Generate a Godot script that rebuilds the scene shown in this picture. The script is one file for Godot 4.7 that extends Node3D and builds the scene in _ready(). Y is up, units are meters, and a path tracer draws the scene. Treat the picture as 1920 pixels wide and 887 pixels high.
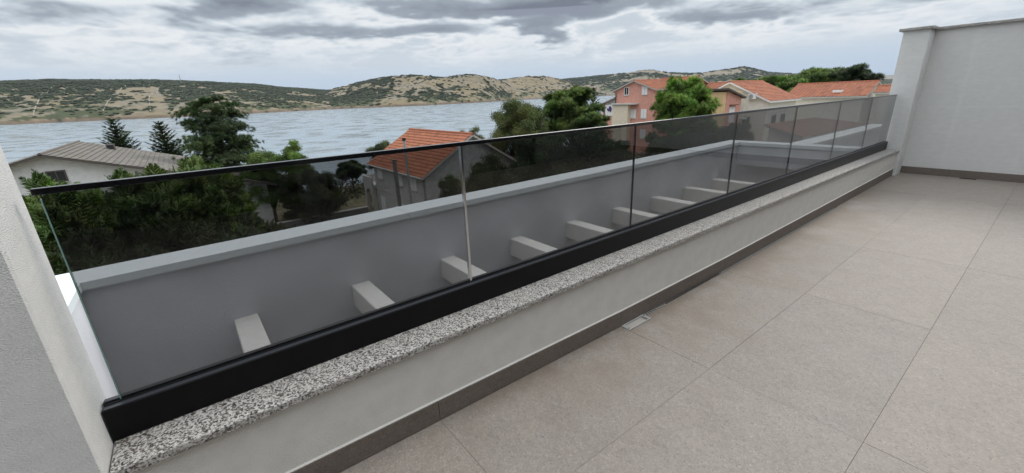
extends Node3D
# Roof terrace over a sea inlet. Coordinates in the calls below: x across the terrace (inside = +), y from eye level, z along the parapet.
const EYE := 12.5          # eye height above the sea (sea = 0)
var rng := RandomNumberGenerator.new()
var used := {}
var M := {}

func V(x: float, y: float, z: float) -> Vector3:
	return Vector3(x, y + EYE, -z)

# ------------------------------------------------------------------ mesh builder
class MB:
	var v := PackedVector3Array()
	var n := PackedVector3Array()
	var c := PackedColorArray()
	var col := Color.WHITE

	func tri3(a: Vector3, b: Vector3, d: Vector3, na: Vector3, nb: Vector3, nd: Vector3) -> void:
		var f := (b - a).cross(d - a)
		if f.dot(na + nb + nd) > 0.0:
			v.append(a); v.append(d); v.append(b)
			n.append(na); n.append(nd); n.append(nb)
		else:
			v.append(a); v.append(b); v.append(d)
			n.append(na); n.append(nb); n.append(nd)
		c.append(col); c.append(col); c.append(col)

	func tri(a: Vector3, b: Vector3, d: Vector3, hint: Vector3) -> void:
		var f := (b - a).cross(d - a)
		if f.length_squared() < 1e-16:
			return
		f = f.normalized()
		if f.dot(hint) < 0.0:
			f = -f
		tri3(a, b, d, f, f, f)

	func quad(a: Vector3, b: Vector3, d: Vector3, e: Vector3, hint: Vector3) -> void:
		tri(a, b, d, hint)
		tri(a, d, e, hint)

	func poly(p: PackedVector3Array, hint: Vector3) -> void:      # convex fan
		for i in range(1, p.size() - 1):
			tri(p[0], p[i], p[i + 1], hint)

	func box(p: Vector3, q: Vector3, bev := 0.0) -> void:
		var lo := Vector3(minf(p.x, q.x), minf(p.y, q.y), minf(p.z, q.z))
		var hi := Vector3(maxf(p.x, q.x), maxf(p.y, q.y), maxf(p.z, q.z))
		var m := (lo + hi) * 0.5
		var h := (hi - lo) * 0.5
		var b := minf(bev, minf(h.x, minf(h.y, h.z)) * 0.9)
		for ax in 3:
			var u := (ax + 1) % 3
			var w := (ax + 2) % 3
			for s in [-1.0, 1.0]:
				var pts := PackedVector3Array()
				for k in [[-1.0, -1.0], [1.0, -1.0], [1.0, 1.0], [-1.0, 1.0]]:
					var r := m
					r[ax] += s * h[ax]
					r[u] += k[0] * (h[u] - b)
					r[w] += k[1] * (h[w] - b)
					pts.append(r)
				var hint := Vector3.ZERO
				hint[ax] = s
				quad(pts[0], pts[1], pts[2], pts[3], hint)
		if b <= 0.0:
			return
		for ax in 3:
			var u := (ax + 1) % 3
			var w := (ax + 2) % 3
			for su in [-1.0, 1.0]:
				for sw in [-1.0, 1.0]:
					var pts := PackedVector3Array()
					for k in [[-1.0, 0], [1.0, 0], [1.0, 1], [-1.0, 1]]:
						var r := m
						r[ax] += k[0] * (h[ax] - b)
						r[u] += su * (h[u] - (b if k[1] == 1 else 0.0))
						r[w] += sw * (h[w] - (0.0 if k[1] == 1 else b))
						pts.append(r)
					var hint := Vector3.ZERO
					hint[u] = su
					hint[w] = sw
					quad(pts[0], pts[1], pts[2], pts[3], hint)
		for sx in [-1.0, 1.0]:
			for sy in [-1.0, 1.0]:
				for sz in [-1.0, 1.0]:
					var s := Vector3(sx, sy, sz)
					var k := m + s * h
					tri(k - Vector3(0, sy * b, sz * b), k - Vector3(sx * b, 0, sz * b), k - Vector3(sx * b, sy * b, 0), s)

	func tube(p: PackedVector3Array, r: PackedFloat32Array, sides := 7, caps := false) -> void:
		var rings := []
		var norms := []
		var ref := Vector3(0.31, 0.2, 0.93)
		for i in p.size():
			var d := (p[mini(i + 1, p.size() - 1)] - p[maxi(i - 1, 0)]).normalized()
			if absf(d.dot(ref)) > 0.95:
				ref = Vector3(0.9, 0.1, -0.3)
			var a := d.cross(ref).normalized()
			var b := d.cross(a)
			var ring := PackedVector3Array()
			var nn := PackedVector3Array()
			for k in sides:
				var t := TAU * k / sides
				var o := a * cos(t) + b * sin(t)
				ring.append(p[i] + o * r[i])
				nn.append(o)
			rings.append(ring)
			norms.append(nn)
		for i in p.size() - 1:
			for k in sides:
				var k2 := (k + 1) % sides
				tri3(rings[i][k], rings[i][k2], rings[i + 1][k2], norms[i][k], norms[i][k2], norms[i + 1][k2])
				tri3(rings[i][k], rings[i + 1][k2], rings[i + 1][k], norms[i][k], norms[i + 1][k2], norms[i + 1][k])
		if caps:
			var e := p.size() - 1
			poly(rings[e], p[e] - p[e - 1])
			poly(rings[0], p[0] - p[1])

	func mesh(origin: Vector3, uv2_rect := Rect2()) -> ArrayMesh:
		var a := []
		a.resize(Mesh.ARRAY_MAX)
		var w := v.duplicate()
		for i in w.size():
			w[i] -= origin
		a[Mesh.ARRAY_VERTEX] = w
		a[Mesh.ARRAY_NORMAL] = n
		a[Mesh.ARRAY_COLOR] = c
		if uv2_rect.size.x > 0.0:
			var uv := PackedVector2Array()
			for q in v:
				uv.append(Vector2((q.x - uv2_rect.position.x) / uv2_rect.size.x, (-q.z - uv2_rect.position.y) / uv2_rect.size.y))
			a[Mesh.ARRAY_TEX_UV] = uv
			a[Mesh.ARRAY_TEX_UV2] = uv
		var m := ArrayMesh.new()
		m.add_surface_from_arrays(Mesh.PRIMITIVE_TRIANGLES, a)
		return m

# ------------------------------------------------------------------ scene helpers
func numbered(parent: Node, called: String) -> String:
	var key := str(parent.get_instance_id()) + "/" + called
	var k: int = used.get(key, 0)
	used[key] = k + 1
	return called if k == 0 else "%s_%03d" % [called, k]

func tag(o: Node, label: String, category: String, group := "") -> Node:
	o.set_meta("label", label)
	o.set_meta("category", category)
	if group != "":
		o.set_meta("group", group)
	return o

func thing(called: String, at: Vector3, label: String, category: String, group := "") -> Node3D:
	var o := Node3D.new()
	o.name = numbered(self, called)
	add_child(o, true)
	o.position = at
	tag(o, label, category, group)
	return o

func struct(called: String) -> Node3D:
	var o := Node3D.new()
	o.name = numbered(self, called)
	add_child(o, true)
	o.set_meta("kind", "structure")
	return o

func origin_of(n: Node) -> Vector3:
	var p := Vector3.ZERO
	var q: Node = n
	while q is Node3D and q != self:
		p += (q as Node3D).position
		q = q.get_parent()
	return p

func put(parent: Node, called: String, b: MB, mat: Material, uv2 := Rect2()) -> MeshInstance3D:
	var o := MeshInstance3D.new()
	o.name = numbered(parent, called)
	o.mesh = b.mesh(origin_of(parent), uv2)
	o.material_override = null
	o.mesh.surface_set_material(0, mat)
	parent.add_child(o, true)
	return o

func structmesh(called: String, b: MB, mat: Material) -> MeshInstance3D:
	var o := put(self, called, b, mat)
	o.set_meta("kind", "structure")
	return o

func bx(parent: Node, called: String, p: Vector3, q: Vector3, mat: Material, bev := 0.0) -> MeshInstance3D:
	var b := MB.new()
	b.box(p, q, bev)
	return put(parent, called, b, mat)

# ------------------------------------------------------------------ materials
func fnl(seed_: int, freq: float, oct := 4, type := FastNoiseLite.TYPE_SIMPLEX_SMOOTH) -> FastNoiseLite:
	var f := FastNoiseLite.new()
	f.seed = seed_
	f.noise_type = type
	f.frequency = freq
	f.fractal_type = FastNoiseLite.FRACTAL_FBM if oct > 1 else FastNoiseLite.FRACTAL_NONE
	f.fractal_octaves = oct
	return f

func ntex(noise: FastNoiseLite, size := 512, normal := 0.0, ramp: Gradient = null) -> NoiseTexture2D:
	var t := NoiseTexture2D.new()
	t.width = size
	t.height = size
	t.seamless = true
	t.seamless_blend_skirt = 0.15
	t.noise = noise
	t.generate_mipmaps = true
	if normal > 0.0:
		t.as_normal_map = true
		t.bump_strength = normal
	if ramp:
		t.color_ramp = ramp
	return t

func grad(stops: Array) -> Gradient:
	var g := Gradient.new()
	var o := PackedFloat32Array()
	var c := PackedColorArray()
	for s in stops:
		o.append(s[0])
		c.append((s[1] as Color))
	g.offsets = o
	g.colors = c
	return g

func L(r: float, g: float, b: float) -> Color:        # linear base colour -> albedo_color
	return Color(r, g, b).linear_to_srgb()

func mat(color: Color, rough := 0.8, metal := 0.0) -> StandardMaterial3D:
	var m := StandardMaterial3D.new()
	m.albedo_color = color
	m.roughness = rough
	m.metallic = metal
	return m

func tri_mat(color: Color, rough: float, tex: Texture2D, nrm: Texture2D, nscale: float, scale: float) -> StandardMaterial3D:
	var m := mat(color, rough)
	m.uv1_triplanar = true
	m.uv1_world_triplanar = true
	m.uv1_scale = Vector3.ONE * scale
	if tex:
		m.albedo_texture = tex
	if nrm:
		m.normal_enabled = true
		m.normal_texture = nrm
		m.normal_scale = nscale
	return m

func mottled(lo: float, seed_: int, freq := 0.02, size := 512) -> NoiseTexture2D:
	return ntex(fnl(seed_, freq, 5), size, 0.0, grad([[0.0, Color(lo, lo, lo)], [0.5, Color((1 + lo) * 0.5, (1 + lo) * 0.5, (1 + lo) * 0.5)], [1.0, Color.WHITE]]))

func tile_image() -> ImageTexture:
	var s := 1024
	var n1 := fnl(11, 0.006, 4).get_seamless_image(s, s)
	var n2 := fnl(12, 0.09, 3).get_seamless_image(s, s)
	var n3 := fnl(13, 0.03, 4).get_seamless_image(s, s)
	var img := Image.create(s, s, false, Image.FORMAT_RGB8)
	for y in s:
		for x in s:
			var a := n1.get_pixel(x, y).r - 0.5
			var b := n2.get_pixel(x, y).r - 0.5
			var d := n3.get_pixel(x, y).r - 0.5
			var k := 0.80 + a * 0.05 + b * 0.12 + d * 0.09
			img.set_pixel(x, y, Color(k * 1.0, k * 0.975, k * 0.95))
	var r := RandomNumberGenerator.new()
	r.seed = 5
	for i in 9500:                                      # pale and dark flecks in the stone
		var p := Vector2(r.randf() * s, r.randf() * s)
		var ang := r.randfn(0.35, 0.7)
		var ln := r.randf_range(2.0, 11.0)
		var pale := r.randf() < 0.62
		var st := r.randf_range(0.08, 0.40) if pale else r.randf_range(-0.42, -0.10)
		for k in int(ln):
			var q := p + Vector2(cos(ang), sin(ang)) * k
			var ix := posmod(int(q.x), s)
			var iy := posmod(int(q.y), s)
			var o := img.get_pixel(ix, iy)
			img.set_pixel(ix, iy, Color(clampf(o.r + st, 0, 1), clampf(o.g + st, 0, 1), clampf(o.b + st * 0.9, 0, 1)))
			ang += r.randfn(0, 0.15)
	img.generate_mipmaps()
	return ImageTexture.create_from_image(img)

func dirt_image(x0: float, z0: float, w: float, h: float) -> ImageTexture:
	var sx := 384
	var sz := 896
	var img := Image.create(sx, sz, false, Image.FORMAT_RGBA8)
	var n1 := fnl(31, 1.3, 5)
	var n2 := fnl(32, 5.0, 4)
	for j in sz:
		var z := z0 + h * j / sz
		for i in sx:
			var x := x0 + w * i / sx
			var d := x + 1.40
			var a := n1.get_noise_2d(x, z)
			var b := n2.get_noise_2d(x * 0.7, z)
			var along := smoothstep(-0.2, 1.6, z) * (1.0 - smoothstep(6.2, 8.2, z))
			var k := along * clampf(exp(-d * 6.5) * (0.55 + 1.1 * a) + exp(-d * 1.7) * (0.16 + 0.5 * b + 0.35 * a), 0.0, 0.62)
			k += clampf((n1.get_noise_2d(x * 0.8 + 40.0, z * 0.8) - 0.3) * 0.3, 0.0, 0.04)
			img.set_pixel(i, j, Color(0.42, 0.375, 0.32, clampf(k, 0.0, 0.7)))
	return ImageTexture.create_from_image(img)

func make_materials() -> void:
	var stucco_n := ntex(fnl(1, 0.2, 3), 512, 7.0)
	var rough_n := ntex(fnl(2, 0.05, 5), 512, 9.0)
	M.stucco = tri_mat(L(0.74, 0.74, 0.725), 0.92, mottled(0.965, 3, 0.010), stucco_n, 0.62, 2.2)
	M.stucco.uv1_scale = Vector3(1.5, 3.0, 1.5)
	M.stucco_low = tri_mat(L(0.70, 0.675, 0.63), 0.92, mottled(0.955, 4, 0.010), stucco_n, 0.4, 1.7)
	M.plaster = tri_mat(L(0.76, 0.775, 0.82), 0.95, mottled(0.90, 5, 0.004), stucco_n, 0.05, 0.5)
	M.beam = tri_mat(L(0.82, 0.81, 0.775), 0.92, mottled(0.95, 6, 0.02), stucco_n, 0.2, 1.5)
	M.grout = mat(L(0.34, 0.315, 0.29), 0.95)
	var t := tri_mat(L(0.350, 0.326, 0.303), 0.6, tile_image(), ntex(fnl(7, 0.12, 3), 512, 2.0), 0.25, 0.8)
	t.detail_enabled = true
	t.detail_blend_mode = BaseMaterial3D.BLEND_MODE_MIX
	t.detail_uv_layer = BaseMaterial3D.DETAIL_UV_2
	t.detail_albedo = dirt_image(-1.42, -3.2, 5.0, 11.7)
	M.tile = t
	var t2: StandardMaterial3D = t.duplicate()
	t2.albedo_color = L(0.340, 0.318, 0.297)
	t2.uv1_offset = Vector3(0.37, 0.0, 0.61)
	var t3: StandardMaterial3D = t.duplicate()
	t3.albedo_color = L(0.362, 0.335, 0.309)
	t3.uv1_offset = Vector3(0.71, 0.0, 0.23)
	M.tiles = [t, t2, t3]
	M.skirting = tri_mat(L(0.235, 0.205, 0.182), 0.6, tile_image(), null, 0.0, 0.8)
	# granite: three cell sizes of grains
	var cell := FastNoiseLite.new()
	cell.seed = 21
	cell.noise_type = FastNoiseLite.TYPE_CELLULAR
	cell.cellular_return_type = FastNoiseLite.RETURN_CELL_VALUE
	cell.cellular_jitter = 1.0
	cell.frequency = 0.085
	cell.domain_warp_enabled = true
	cell.domain_warp_amplitude = 9.0
	cell.domain_warp_frequency = 0.06
	var g := grad([[0.0, Color(0.10, 0.10, 0.105)], [0.22, Color(0.16, 0.155, 0.15)], [0.26, Color(0.36, 0.34, 0.33)], [0.40, Color(0.50, 0.48, 0.46)], [0.42, Color(0.70, 0.675, 0.64)], [0.55, Color(0.80, 0.78, 0.755)], [0.57, Color(0.93, 0.925, 0.91)], [0.84, Color(1.0, 0.995, 0.99)], [0.86, Color(0.64, 0.56, 0.48)], [1.0, Color(0.55, 0.49, 0.43)]])
	g.interpolation_mode = Gradient.GRADIENT_INTERPOLATE_LINEAR
	M.granite = tri_mat(L(0.58, 0.575, 0.57), 0.42, ntex(cell, 1024, 0.0, g), ntex(fnl(22, 0.08, 3), 512, 3.0), 0.3, 2.2)
	M.black = mat(L(0.004, 0.004, 0.005), 0.38)
	M.black.metallic_specular = 0.3
	M.rail = mat(L(0.006, 0.006, 0.007), 0.12)
	M.rail.metallic_specular = 0.9
	M.sky_sheen = mat(L(0.035, 0.038, 0.046), 0.3)  # paler grey, stands in for sky reflected on the channel top
	M.gasket = mat(L(0.006, 0.006, 0.008), 0.6)
	M.chrome = mat(L(0.75, 0.76, 0.78), 0.12, 1.0)
	var gl := mat(Color(0.003, 0.005, 0.009, 0.48), 0.02)
	gl.metallic_specular = 0.55
	gl.transparency = BaseMaterial3D.TRANSPARENCY_ALPHA
	M.glass = gl
	M.glass_edge = mat(L(0.20, 0.33, 0.30), 0.15)
	M.cap = mat(L(0.80, 0.85, 0.87), 0.38)
	M.steel = mat(L(0.38, 0.39, 0.38), 0.4, 0.3)
	M.dark = mat(L(0.02, 0.02, 0.02), 0.8)
	M.concrete = tri_mat(L(0.26, 0.255, 0.25), 0.9, mottled(0.7, 41, 0.02), rough_n, 0.4, 0.6)
	# houses
	M.wall_white = tri_mat(L(0.82, 0.81, 0.79), 0.93, mottled(0.94, 42, 0.015), rough_n, 0.25, 0.25)
	M.wall_cream = tri_mat(L(0.84, 0.80, 0.71), 0.93, mottled(0.94, 43, 0.015), rough_n, 0.25, 0.25)
	M.wall_grey = tri_mat(L(0.60, 0.59, 0.57), 0.93, mottled(0.88, 44, 0.012), rough_n, 0.3, 0.25)
	M.wall_pink = tri_mat(L(0.74, 0.37, 0.29), 0.93, mottled(0.9, 45, 0.015), rough_n, 0.2, 0.25)
	M.wall_pale = tri_mat(L(0.84, 0.73, 0.57), 0.93, mottled(0.9, 46, 0.015), rough_n, 0.2, 0.25)
	M.wall_yellow = tri_mat(L(0.84, 0.60, 0.33), 0.93, mottled(0.9, 47, 0.015), rough_n, 0.2, 0.25)
	M.white = mat(L(0.84, 0.84, 0.83), 0.5)
	M.fascia = mat(L(0.50, 0.48, 0.45), 0.7)
	M.fascia_dark = mat(L(0.10, 0.085, 0.075), 0.7)
	M.pane = mat(L(0.03, 0.035, 0.04), 0.08)
	M.grey_metal = mat(L(0.34, 0.35, 0.36), 0.5, 0.2)
	M.rust = mat(L(0.16, 0.09, 0.06), 0.7)
	var vc := mat(Color.WHITE, 0.85)
	vc.vertex_color_use_as_albedo = true
	M.roof = vc
	var lf := mat(Color.WHITE, 0.7)
	lf.vertex_color_use_as_albedo = true
	lf.cull_mode = BaseMaterial3D.CULL_DISABLED
	lf.backlight_enabled = true
	lf.backlight = Color(0.6, 0.7, 0.3)
	M.leaf = lf
	M.bark = tri_mat(L(0.11, 0.09, 0.075), 0.95, mottled(0.5, 48, 0.05), rough_n, 0.8, 0.8)
	M.bark_grey = tri_mat(L(0.085, 0.08, 0.075), 0.95, mottled(0.5, 49, 0.05), rough_n, 0.8, 0.8)
	M.hill = mat(Color.WHITE, 0.95)
	M.hill.vertex_color_use_as_albedo = true
	M.ground = tri_mat(Color.WHITE, 0.95, ntex(fnl(51, 0.012, 6), 1024, 0.0, grad([[0.25, L(0.075, 0.075, 0.035)], [0.45, L(0.13, 0.115, 0.06)], [0.6, L(0.19, 0.16, 0.10)], [0.8, L(0.09, 0.10, 0.04)]])), rough_n, 0.8, 0.06)
	var wn := fnl(61, 0.008, 5, FastNoiseLite.TYPE_SIMPLEX)
	wn.domain_warp_enabled = true
	wn.domain_warp_amplitude = 20.0
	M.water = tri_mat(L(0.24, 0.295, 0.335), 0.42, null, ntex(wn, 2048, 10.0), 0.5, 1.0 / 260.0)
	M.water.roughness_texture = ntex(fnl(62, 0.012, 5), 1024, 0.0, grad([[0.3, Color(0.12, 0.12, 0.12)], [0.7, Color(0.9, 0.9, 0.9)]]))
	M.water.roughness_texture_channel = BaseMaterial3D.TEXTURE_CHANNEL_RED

# ------------------------------------------------------------------ sky
func interp(a: Array, t: float) -> float:
	if t <= a[0][0]:
		return a[0][1]
	for i in a.size() - 1:
		if t <= a[i + 1][0]:
			var k: float = (t - a[i][0]) / (a[i + 1][0] - a[i][0])
			return lerpf(a[i][1], a[i + 1][1], k)
	return a[a.size() - 1][1]

var ca: FastNoiseLite
var cb: FastNoiseLite
var cw: FastNoiseLite
# thick grey banks: azimuth, elevation, half widths, strength
var banks := [[-60.0, 10.3, 8.5, 1.15, 0.62], [-52.0, 9.9, 5.0, 0.7, 0.30], [-46.5, 10.4, 3.4, 0.9, 0.55], [-43.8, 9.6, 2.4, 0.75, 0.62], [-79.5, 10.4, 3.4, 0.75, 0.52], [-84.5, 9.6, 3.0, 0.5, 0.20],
	[-69.0, 7.6, 6.5, 0.55, 0.30], [-74.0, 8.5, 5.0, 0.4, 0.22], [-61.0, 7.9, 4.5, 0.6, 0.34], [-48.5, 7.4, 2.6, 0.9, 0.46], [-46.5, 6.2, 2.2, 0.7, 0.34], [-51.0, 8.4, 3.0, 0.6, 0.34], [-95.0, 8.7, 5.5, 0.55, 0.24], [-98.0, 7.6, 4.0, 0.35, 0.14], [-89.0, 7.9, 6.0, 0.4, 0.14],
	[-19.0, 7.4, 7.5, 0.55, 0.22], [-26.5, 7.4, 3.6, 0.55, 0.25], [-28.5, 8.5, 5.0, 0.5, 0.16], [-14.0, 6.6, 6.0, 0.4, 0.18], [-36.0, 10.0, 4.0, 0.5, 0.34],
	[-37.5, 8.4, 4.5, 0.8, -0.30], [-88.0, 10.2, 4.0, 0.5, -0.14], [-71.0, 10.1, 2.6, 0.8, -0.20], [-55.0, 8.9, 3.5, 0.3, -0.26], [-66.5, 8.9, 3.5, 0.35, -0.22], [-31.5, 6.6, 5.0, 0.5, -0.12]]

func sky_at(az: float, el: float) -> Color:
	var e := deg_to_rad(maxf(el, 0.0))
	var a := deg_to_rad(az)
	var k := cos(e) / (sin(e) + 0.115)
	var p := Vector2(sin(a), cos(a)) * k
	var wx := cw.get_noise_2d(p.x * 1.2, p.y * 1.2)
	var wy := cw.get_noise_2d(p.x * 1.2 + 70.0, p.y * 1.2)
	p *= 1.35
	var q2 := p + Vector2(wx, wy) * 0.55
	var n := 0.75 * ca.get_noise_2dv(q2) + 0.40 * cb.get_noise_2dv(q2)
	var f := cb.get_noise_2d(p.x * 2.7 + wy, p.y * 2.7)
	var d := 0.345 + 0.44 * n
	if el < 16.0:
		var sa := az + 5.0 * wx + 2.0 * f
		var se := el + 0.7 * wy + 0.32 * f
		d -= 0.12 * (1.0 - smoothstep(9.5, 12.0, el))
		for b in banks:
			var q: float = pow((sa - b[0]) / b[2], 2.0) + pow((se - b[1]) / b[3], 2.0)
			if q < 9.0:
				d += b[4] * 1.12 * exp(-q * 0.55)
	d += 0.20 * smoothstep(10.5, 13.5, el) * (1.0 - smoothstep(21.0, 30.0, el))
	var f2 := cb.get_noise_2d(p.x * 6.3 + 3.0 * wx, p.y * 6.3)
	d += 0.10 * f + 0.07 * f2
	var white := Color(0.80, 0.83, 0.855)
	var pale := Color(0.56, 0.625, 0.69)
	var grey := Color(0.33, 0.375, 0.435)
	var dark := Color(0.19, 0.212, 0.265)
	var c := pale.lerp(white, smoothstep(0.04, 0.27, d))
	c = c.lerp(pale, smoothstep(0.26, 0.46, d))
	c = c.lerp(grey, smoothstep(0.40, 0.62, d))
	c = c.lerp(dark, smoothstep(0.60, 1.06, d))
	var hz := Color(0.53, 0.625, 0.74).lerp(Color(0.60, 0.67, 0.74), smoothstep(1.8, 5.0, el))
	c = hz.lerp(c, smoothstep(3.0, 6.6, el + 1.3 * wx + 0.8 * f))
	return c

func make_sky() -> ImageTexture:
	ca = fnl(104, 0.36, 5)
	cb = fnl(205, 1.1, 5)
	cw = fnl(306, 0.5, 3)
	var W := 4096
	var H := 2048
	var lw := 768
	var lo := Image.create(lw, lw / 2, false, Image.FORMAT_RGBF)
	for j in lw / 2:
		var el := 90.0 - 180.0 * (j + 0.5) / (lw / 2.0)
		for i in lw:
			var az := wrapf(360.0 * (i + 0.5) / lw, -180.0, 180.0)
			if el < 0.0:
				lo.set_pixel(i, j, Color(0.30, 0.31, 0.31))
			else:
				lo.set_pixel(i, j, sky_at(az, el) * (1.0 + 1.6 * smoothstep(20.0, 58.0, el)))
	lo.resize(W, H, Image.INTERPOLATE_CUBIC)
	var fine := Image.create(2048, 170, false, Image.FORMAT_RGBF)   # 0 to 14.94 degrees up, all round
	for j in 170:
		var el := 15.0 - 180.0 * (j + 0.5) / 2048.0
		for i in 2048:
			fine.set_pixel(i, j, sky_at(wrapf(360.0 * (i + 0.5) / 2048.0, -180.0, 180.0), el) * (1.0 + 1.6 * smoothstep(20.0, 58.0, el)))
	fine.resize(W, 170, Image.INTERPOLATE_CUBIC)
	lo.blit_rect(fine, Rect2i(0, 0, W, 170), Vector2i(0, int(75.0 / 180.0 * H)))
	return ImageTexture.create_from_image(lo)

# ------------------------------------------------------------------ terrace
func floor_y(z: float) -> float:
	return -1.366 + (0.0115 * (z - 2.4) if z > 2.4 else 0.018 * (2.4 - z))

func build_terrace() -> void:
	var x0 := -1.40
	var x1 := 3.42
	# --- floor
	var fl := struct("terrace_floor")
	var s := MB.new()
	for seg in [[-3.2, 2.4], [2.4, 8.6]]:
		var ya: float = floor_y(seg[0]) - 0.006
		var yb: float = floor_y(seg[1]) - 0.006
		s.quad(V(-1.41, ya, seg[0]), V(x1 + 0.2, ya, seg[0]), V(x1 + 0.2, yb, seg[1]), V(-1.41, yb, seg[1]), Vector3.UP)
		s.quad(V(-1.41, ya - 0.3, seg[0]), V(x1 + 0.2, ya - 0.3, seg[0]), V(x1 + 0.2, yb - 0.3, seg[1]), V(-1.41, yb - 0.3, seg[1]), Vector3.DOWN)
	put(fl, "slab", s, M.grout)
	var xs := [-1.40, -0.842, -0.211, 0.421, 1.053, 1.685, 2.317, 2.949, 3.42]
	var zs := [-3.1, -1.89, -0.63, 0.633, 1.878, 3.155, 4.43, 5.69, 6.95, 8.21, 8.415]
	var rect := Rect2(-1.42, -3.2, 5.0, 11.7)
	for j in zs.size() - 1:
		for i in xs.size() - 1:
			var b := MB.new()
			var pieces := [[xs[i], zs[j], xs[i + 1], zs[j + 1]]]
			if i == 0 and j == 4:
				pieces = [[-1.333, zs[j], xs[1], zs[j + 1]], [-1.384, 2.10, -1.333, zs[j + 1]]]
			elif i == 0 and (j == 5 or j == 6):
				pieces = [[-1.384, zs[j], xs[1], zs[j + 1]]]
			var lift := rng.randf_range(-0.0008, 0.0008)
			for p in pieces:
				var g := 0.0005
				var a0: float = p[0] + (g if p[0] != -1.333 or p[1] > 2.0 else 0.0)
				var a1: float = p[2] - (0.0 if is_equal_approx(p[2], -1.333) else g)
				var c0: float = p[1] + g
				var c1: float = p[3] - g
				var ch := 0.0005
				var y00 := floor_y(c0) + lift
				var y11 := floor_y(c1) + lift
				var t := [V(a0 + ch, y00, c0 + ch), V(a1 - ch, y00, c0 + ch), V(a1 - ch, y11, c1 - ch), V(a0 + ch, y11, c1 - ch)]
				var u := [V(a0, y00 - ch, c0), V(a1, y00 - ch, c0), V(a1, y11 - ch, c1), V(a0, y11 - ch, c1)]
				if j == 4 and c0 < 2.4 and c1 > 2.4:
					t = [V(a0 + ch, y00, c0 + ch), V(a1 - ch, y00, c0 + ch), V(a1 - ch, floor_y(c1) + lift, c1 - ch), V(a0 + ch, floor_y(c1) + lift, c1 - ch)]
				b.quad(t[0], t[1], t[2], t[3], Vector3.UP)
				for k in 4:
					var k2 := (k + 1) % 4
					var o: Vector3 = (t[k] + t[k2]) * 0.5 - (t[0] + t[2]) * 0.5
					b.quad(t[k], t[k2], u[k2], u[k], o + Vector3.UP * o.length())
					b.quad(u[k], u[k2], u[k2] - Vector3(0, 0.008, 0), u[k] - Vector3(0, 0.008, 0), o)
			put(fl, "floor_tile", b, M.tiles[rng.randi() % 3], rect)
	# --- drain
	var dr := thing("floor_drain", V(-1.37, floor_y(2.0), 1.98), "open rectangular metal drain frame with recessed basin by the skirting", "drain")
	var yt := floor_y(1.98) + 0.004
	var rim := MB.new()
	rim.box(V(-1.400, yt - 0.012, 1.882), V(-1.336, yt, 1.905), 0.001)
	rim.box(V(-1.400, yt - 0.012, 2.078), V(-1.336, yt, 2.100), 0.001)
	rim.box(V(-1.343, yt - 0.012, 1.905), V(-1.336, yt, 2.078), 0.001)
	rim.box(V(-1.400, yt - 0.012, 1.905), V(-1.393, yt, 2.078), 0.001)
	put(dr, "rim", rim, M.steel)
	var ba := MB.new()
	ba.box(V(-1.393, yt - 0.075, 1.905), V(-1.343, yt - 0.072, 2.078))
	for q in [[V(-1.3925, yt - 0.072, 1.905), V(-1.391, yt - 0.012, 2.078)], [V(-1.345, yt - 0.072, 1.905), V(-1.3435, yt - 0.012, 2.078)], [V(-1.391, yt - 0.072, 1.905), V(-1.345, yt - 0.012, 1.907)], [V(-1.391, yt - 0.072, 2.076), V(-1.345, yt - 0.012, 2.078)]]:
		ba.box(q[0], q[1])
	put(dr, "basin", ba, M.grey_metal)
	for q in [[-1.352, 1.894], [-1.384, 2.089]]:
		var h := MB.new()
		h.tube(PackedVector3Array([V(q[0], yt - 0.002, q[1]), V(q[0], yt + 0.0012, q[1])]), PackedFloat32Array([0.0045, 0.0045]), 10, true)
		put(dr, "screw_hole", h, M.dark)
	bx(dr, "baffle", V(-1.388, yt - 0.06, 2.03), V(-1.350, yt - 0.02, 2.072), M.concrete, 0.002)
	# slotted strip beyond the drain
	var sd := thing("slot_drain", V(-1.392, floor_y(3.9), 3.9), "narrow slotted drain strip running along the foot of the skirting", "drain")
	var ch2 := MB.new()
	ch2.quad(V(-1.399, floor_y(2.1) - 0.004, 2.102), V(-1.385, floor_y(2.1) - 0.004, 2.102), V(-1.385, floor_y(5.69) - 0.004, 5.688), V(-1.399, floor_y(5.69) - 0.004, 5.688), Vector3.UP)
	put(sd, "channel", ch2, M.dark)
	var te := MB.new()
	var z := 2.11
	while z < 5.66:
		te.box(V(-1.399, floor_y(z) - 0.003, z), V(-1.385, floor_y(z) + 0.0025, z + 0.011))
		z += 0.024
	te.box(V(-1.3872, floor_y(2.1) - 0.004, 2.102), V(-1.3852, floor_y(2.1) + 0.002, 2.12))
	put(sd, "slot_bars", te, M.steel).set_meta("kind", "stuff")
	# dark drip slot in the floor at the far wall
	var fv := thing("floor_vent", V(-0.65, floor_y(8.36), 8.36), "small black slotted outlet in the floor beside the far wall", "vent")
	bx(fv, "plate", V(-0.735, floor_y(8.36) - 0.004, 8.335), V(-0.575, floor_y(8.36) + 0.006, 8.375), M.dark, 0.002)
	for k in 6:
		bx(fv, "rib", V(-0.728 + k * 0.025, floor_y(8.36) + 0.006, 8.34), V(-0.718 + k * 0.025, floor_y(8.36) + 0.0085, 8.37), M.gasket)
	# --- parapet
	var pw := thing("parapet_wall", V(-1.52, -1.4, 3.9), "low plastered parapet with speckled granite coping and brown skirting under the glass railing", "wall")
	var wl := MB.new()
	wl.box(V(-1.645, -1.80, -0.352), V(-1.41, -0.957, 8.098))
	put(pw, "wall", wl, M.stucco_low)
	var cz := [-0.35, 1.62, 3.66, 5.7, 8.098]
	for k in 4:
		bx(pw, "coping_slab", V(-1.66, -0.956, cz[k] + 0.0008), V(-1.385, -0.928, cz[k + 1] - 0.0008), M.granite, 0.0025)
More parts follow.
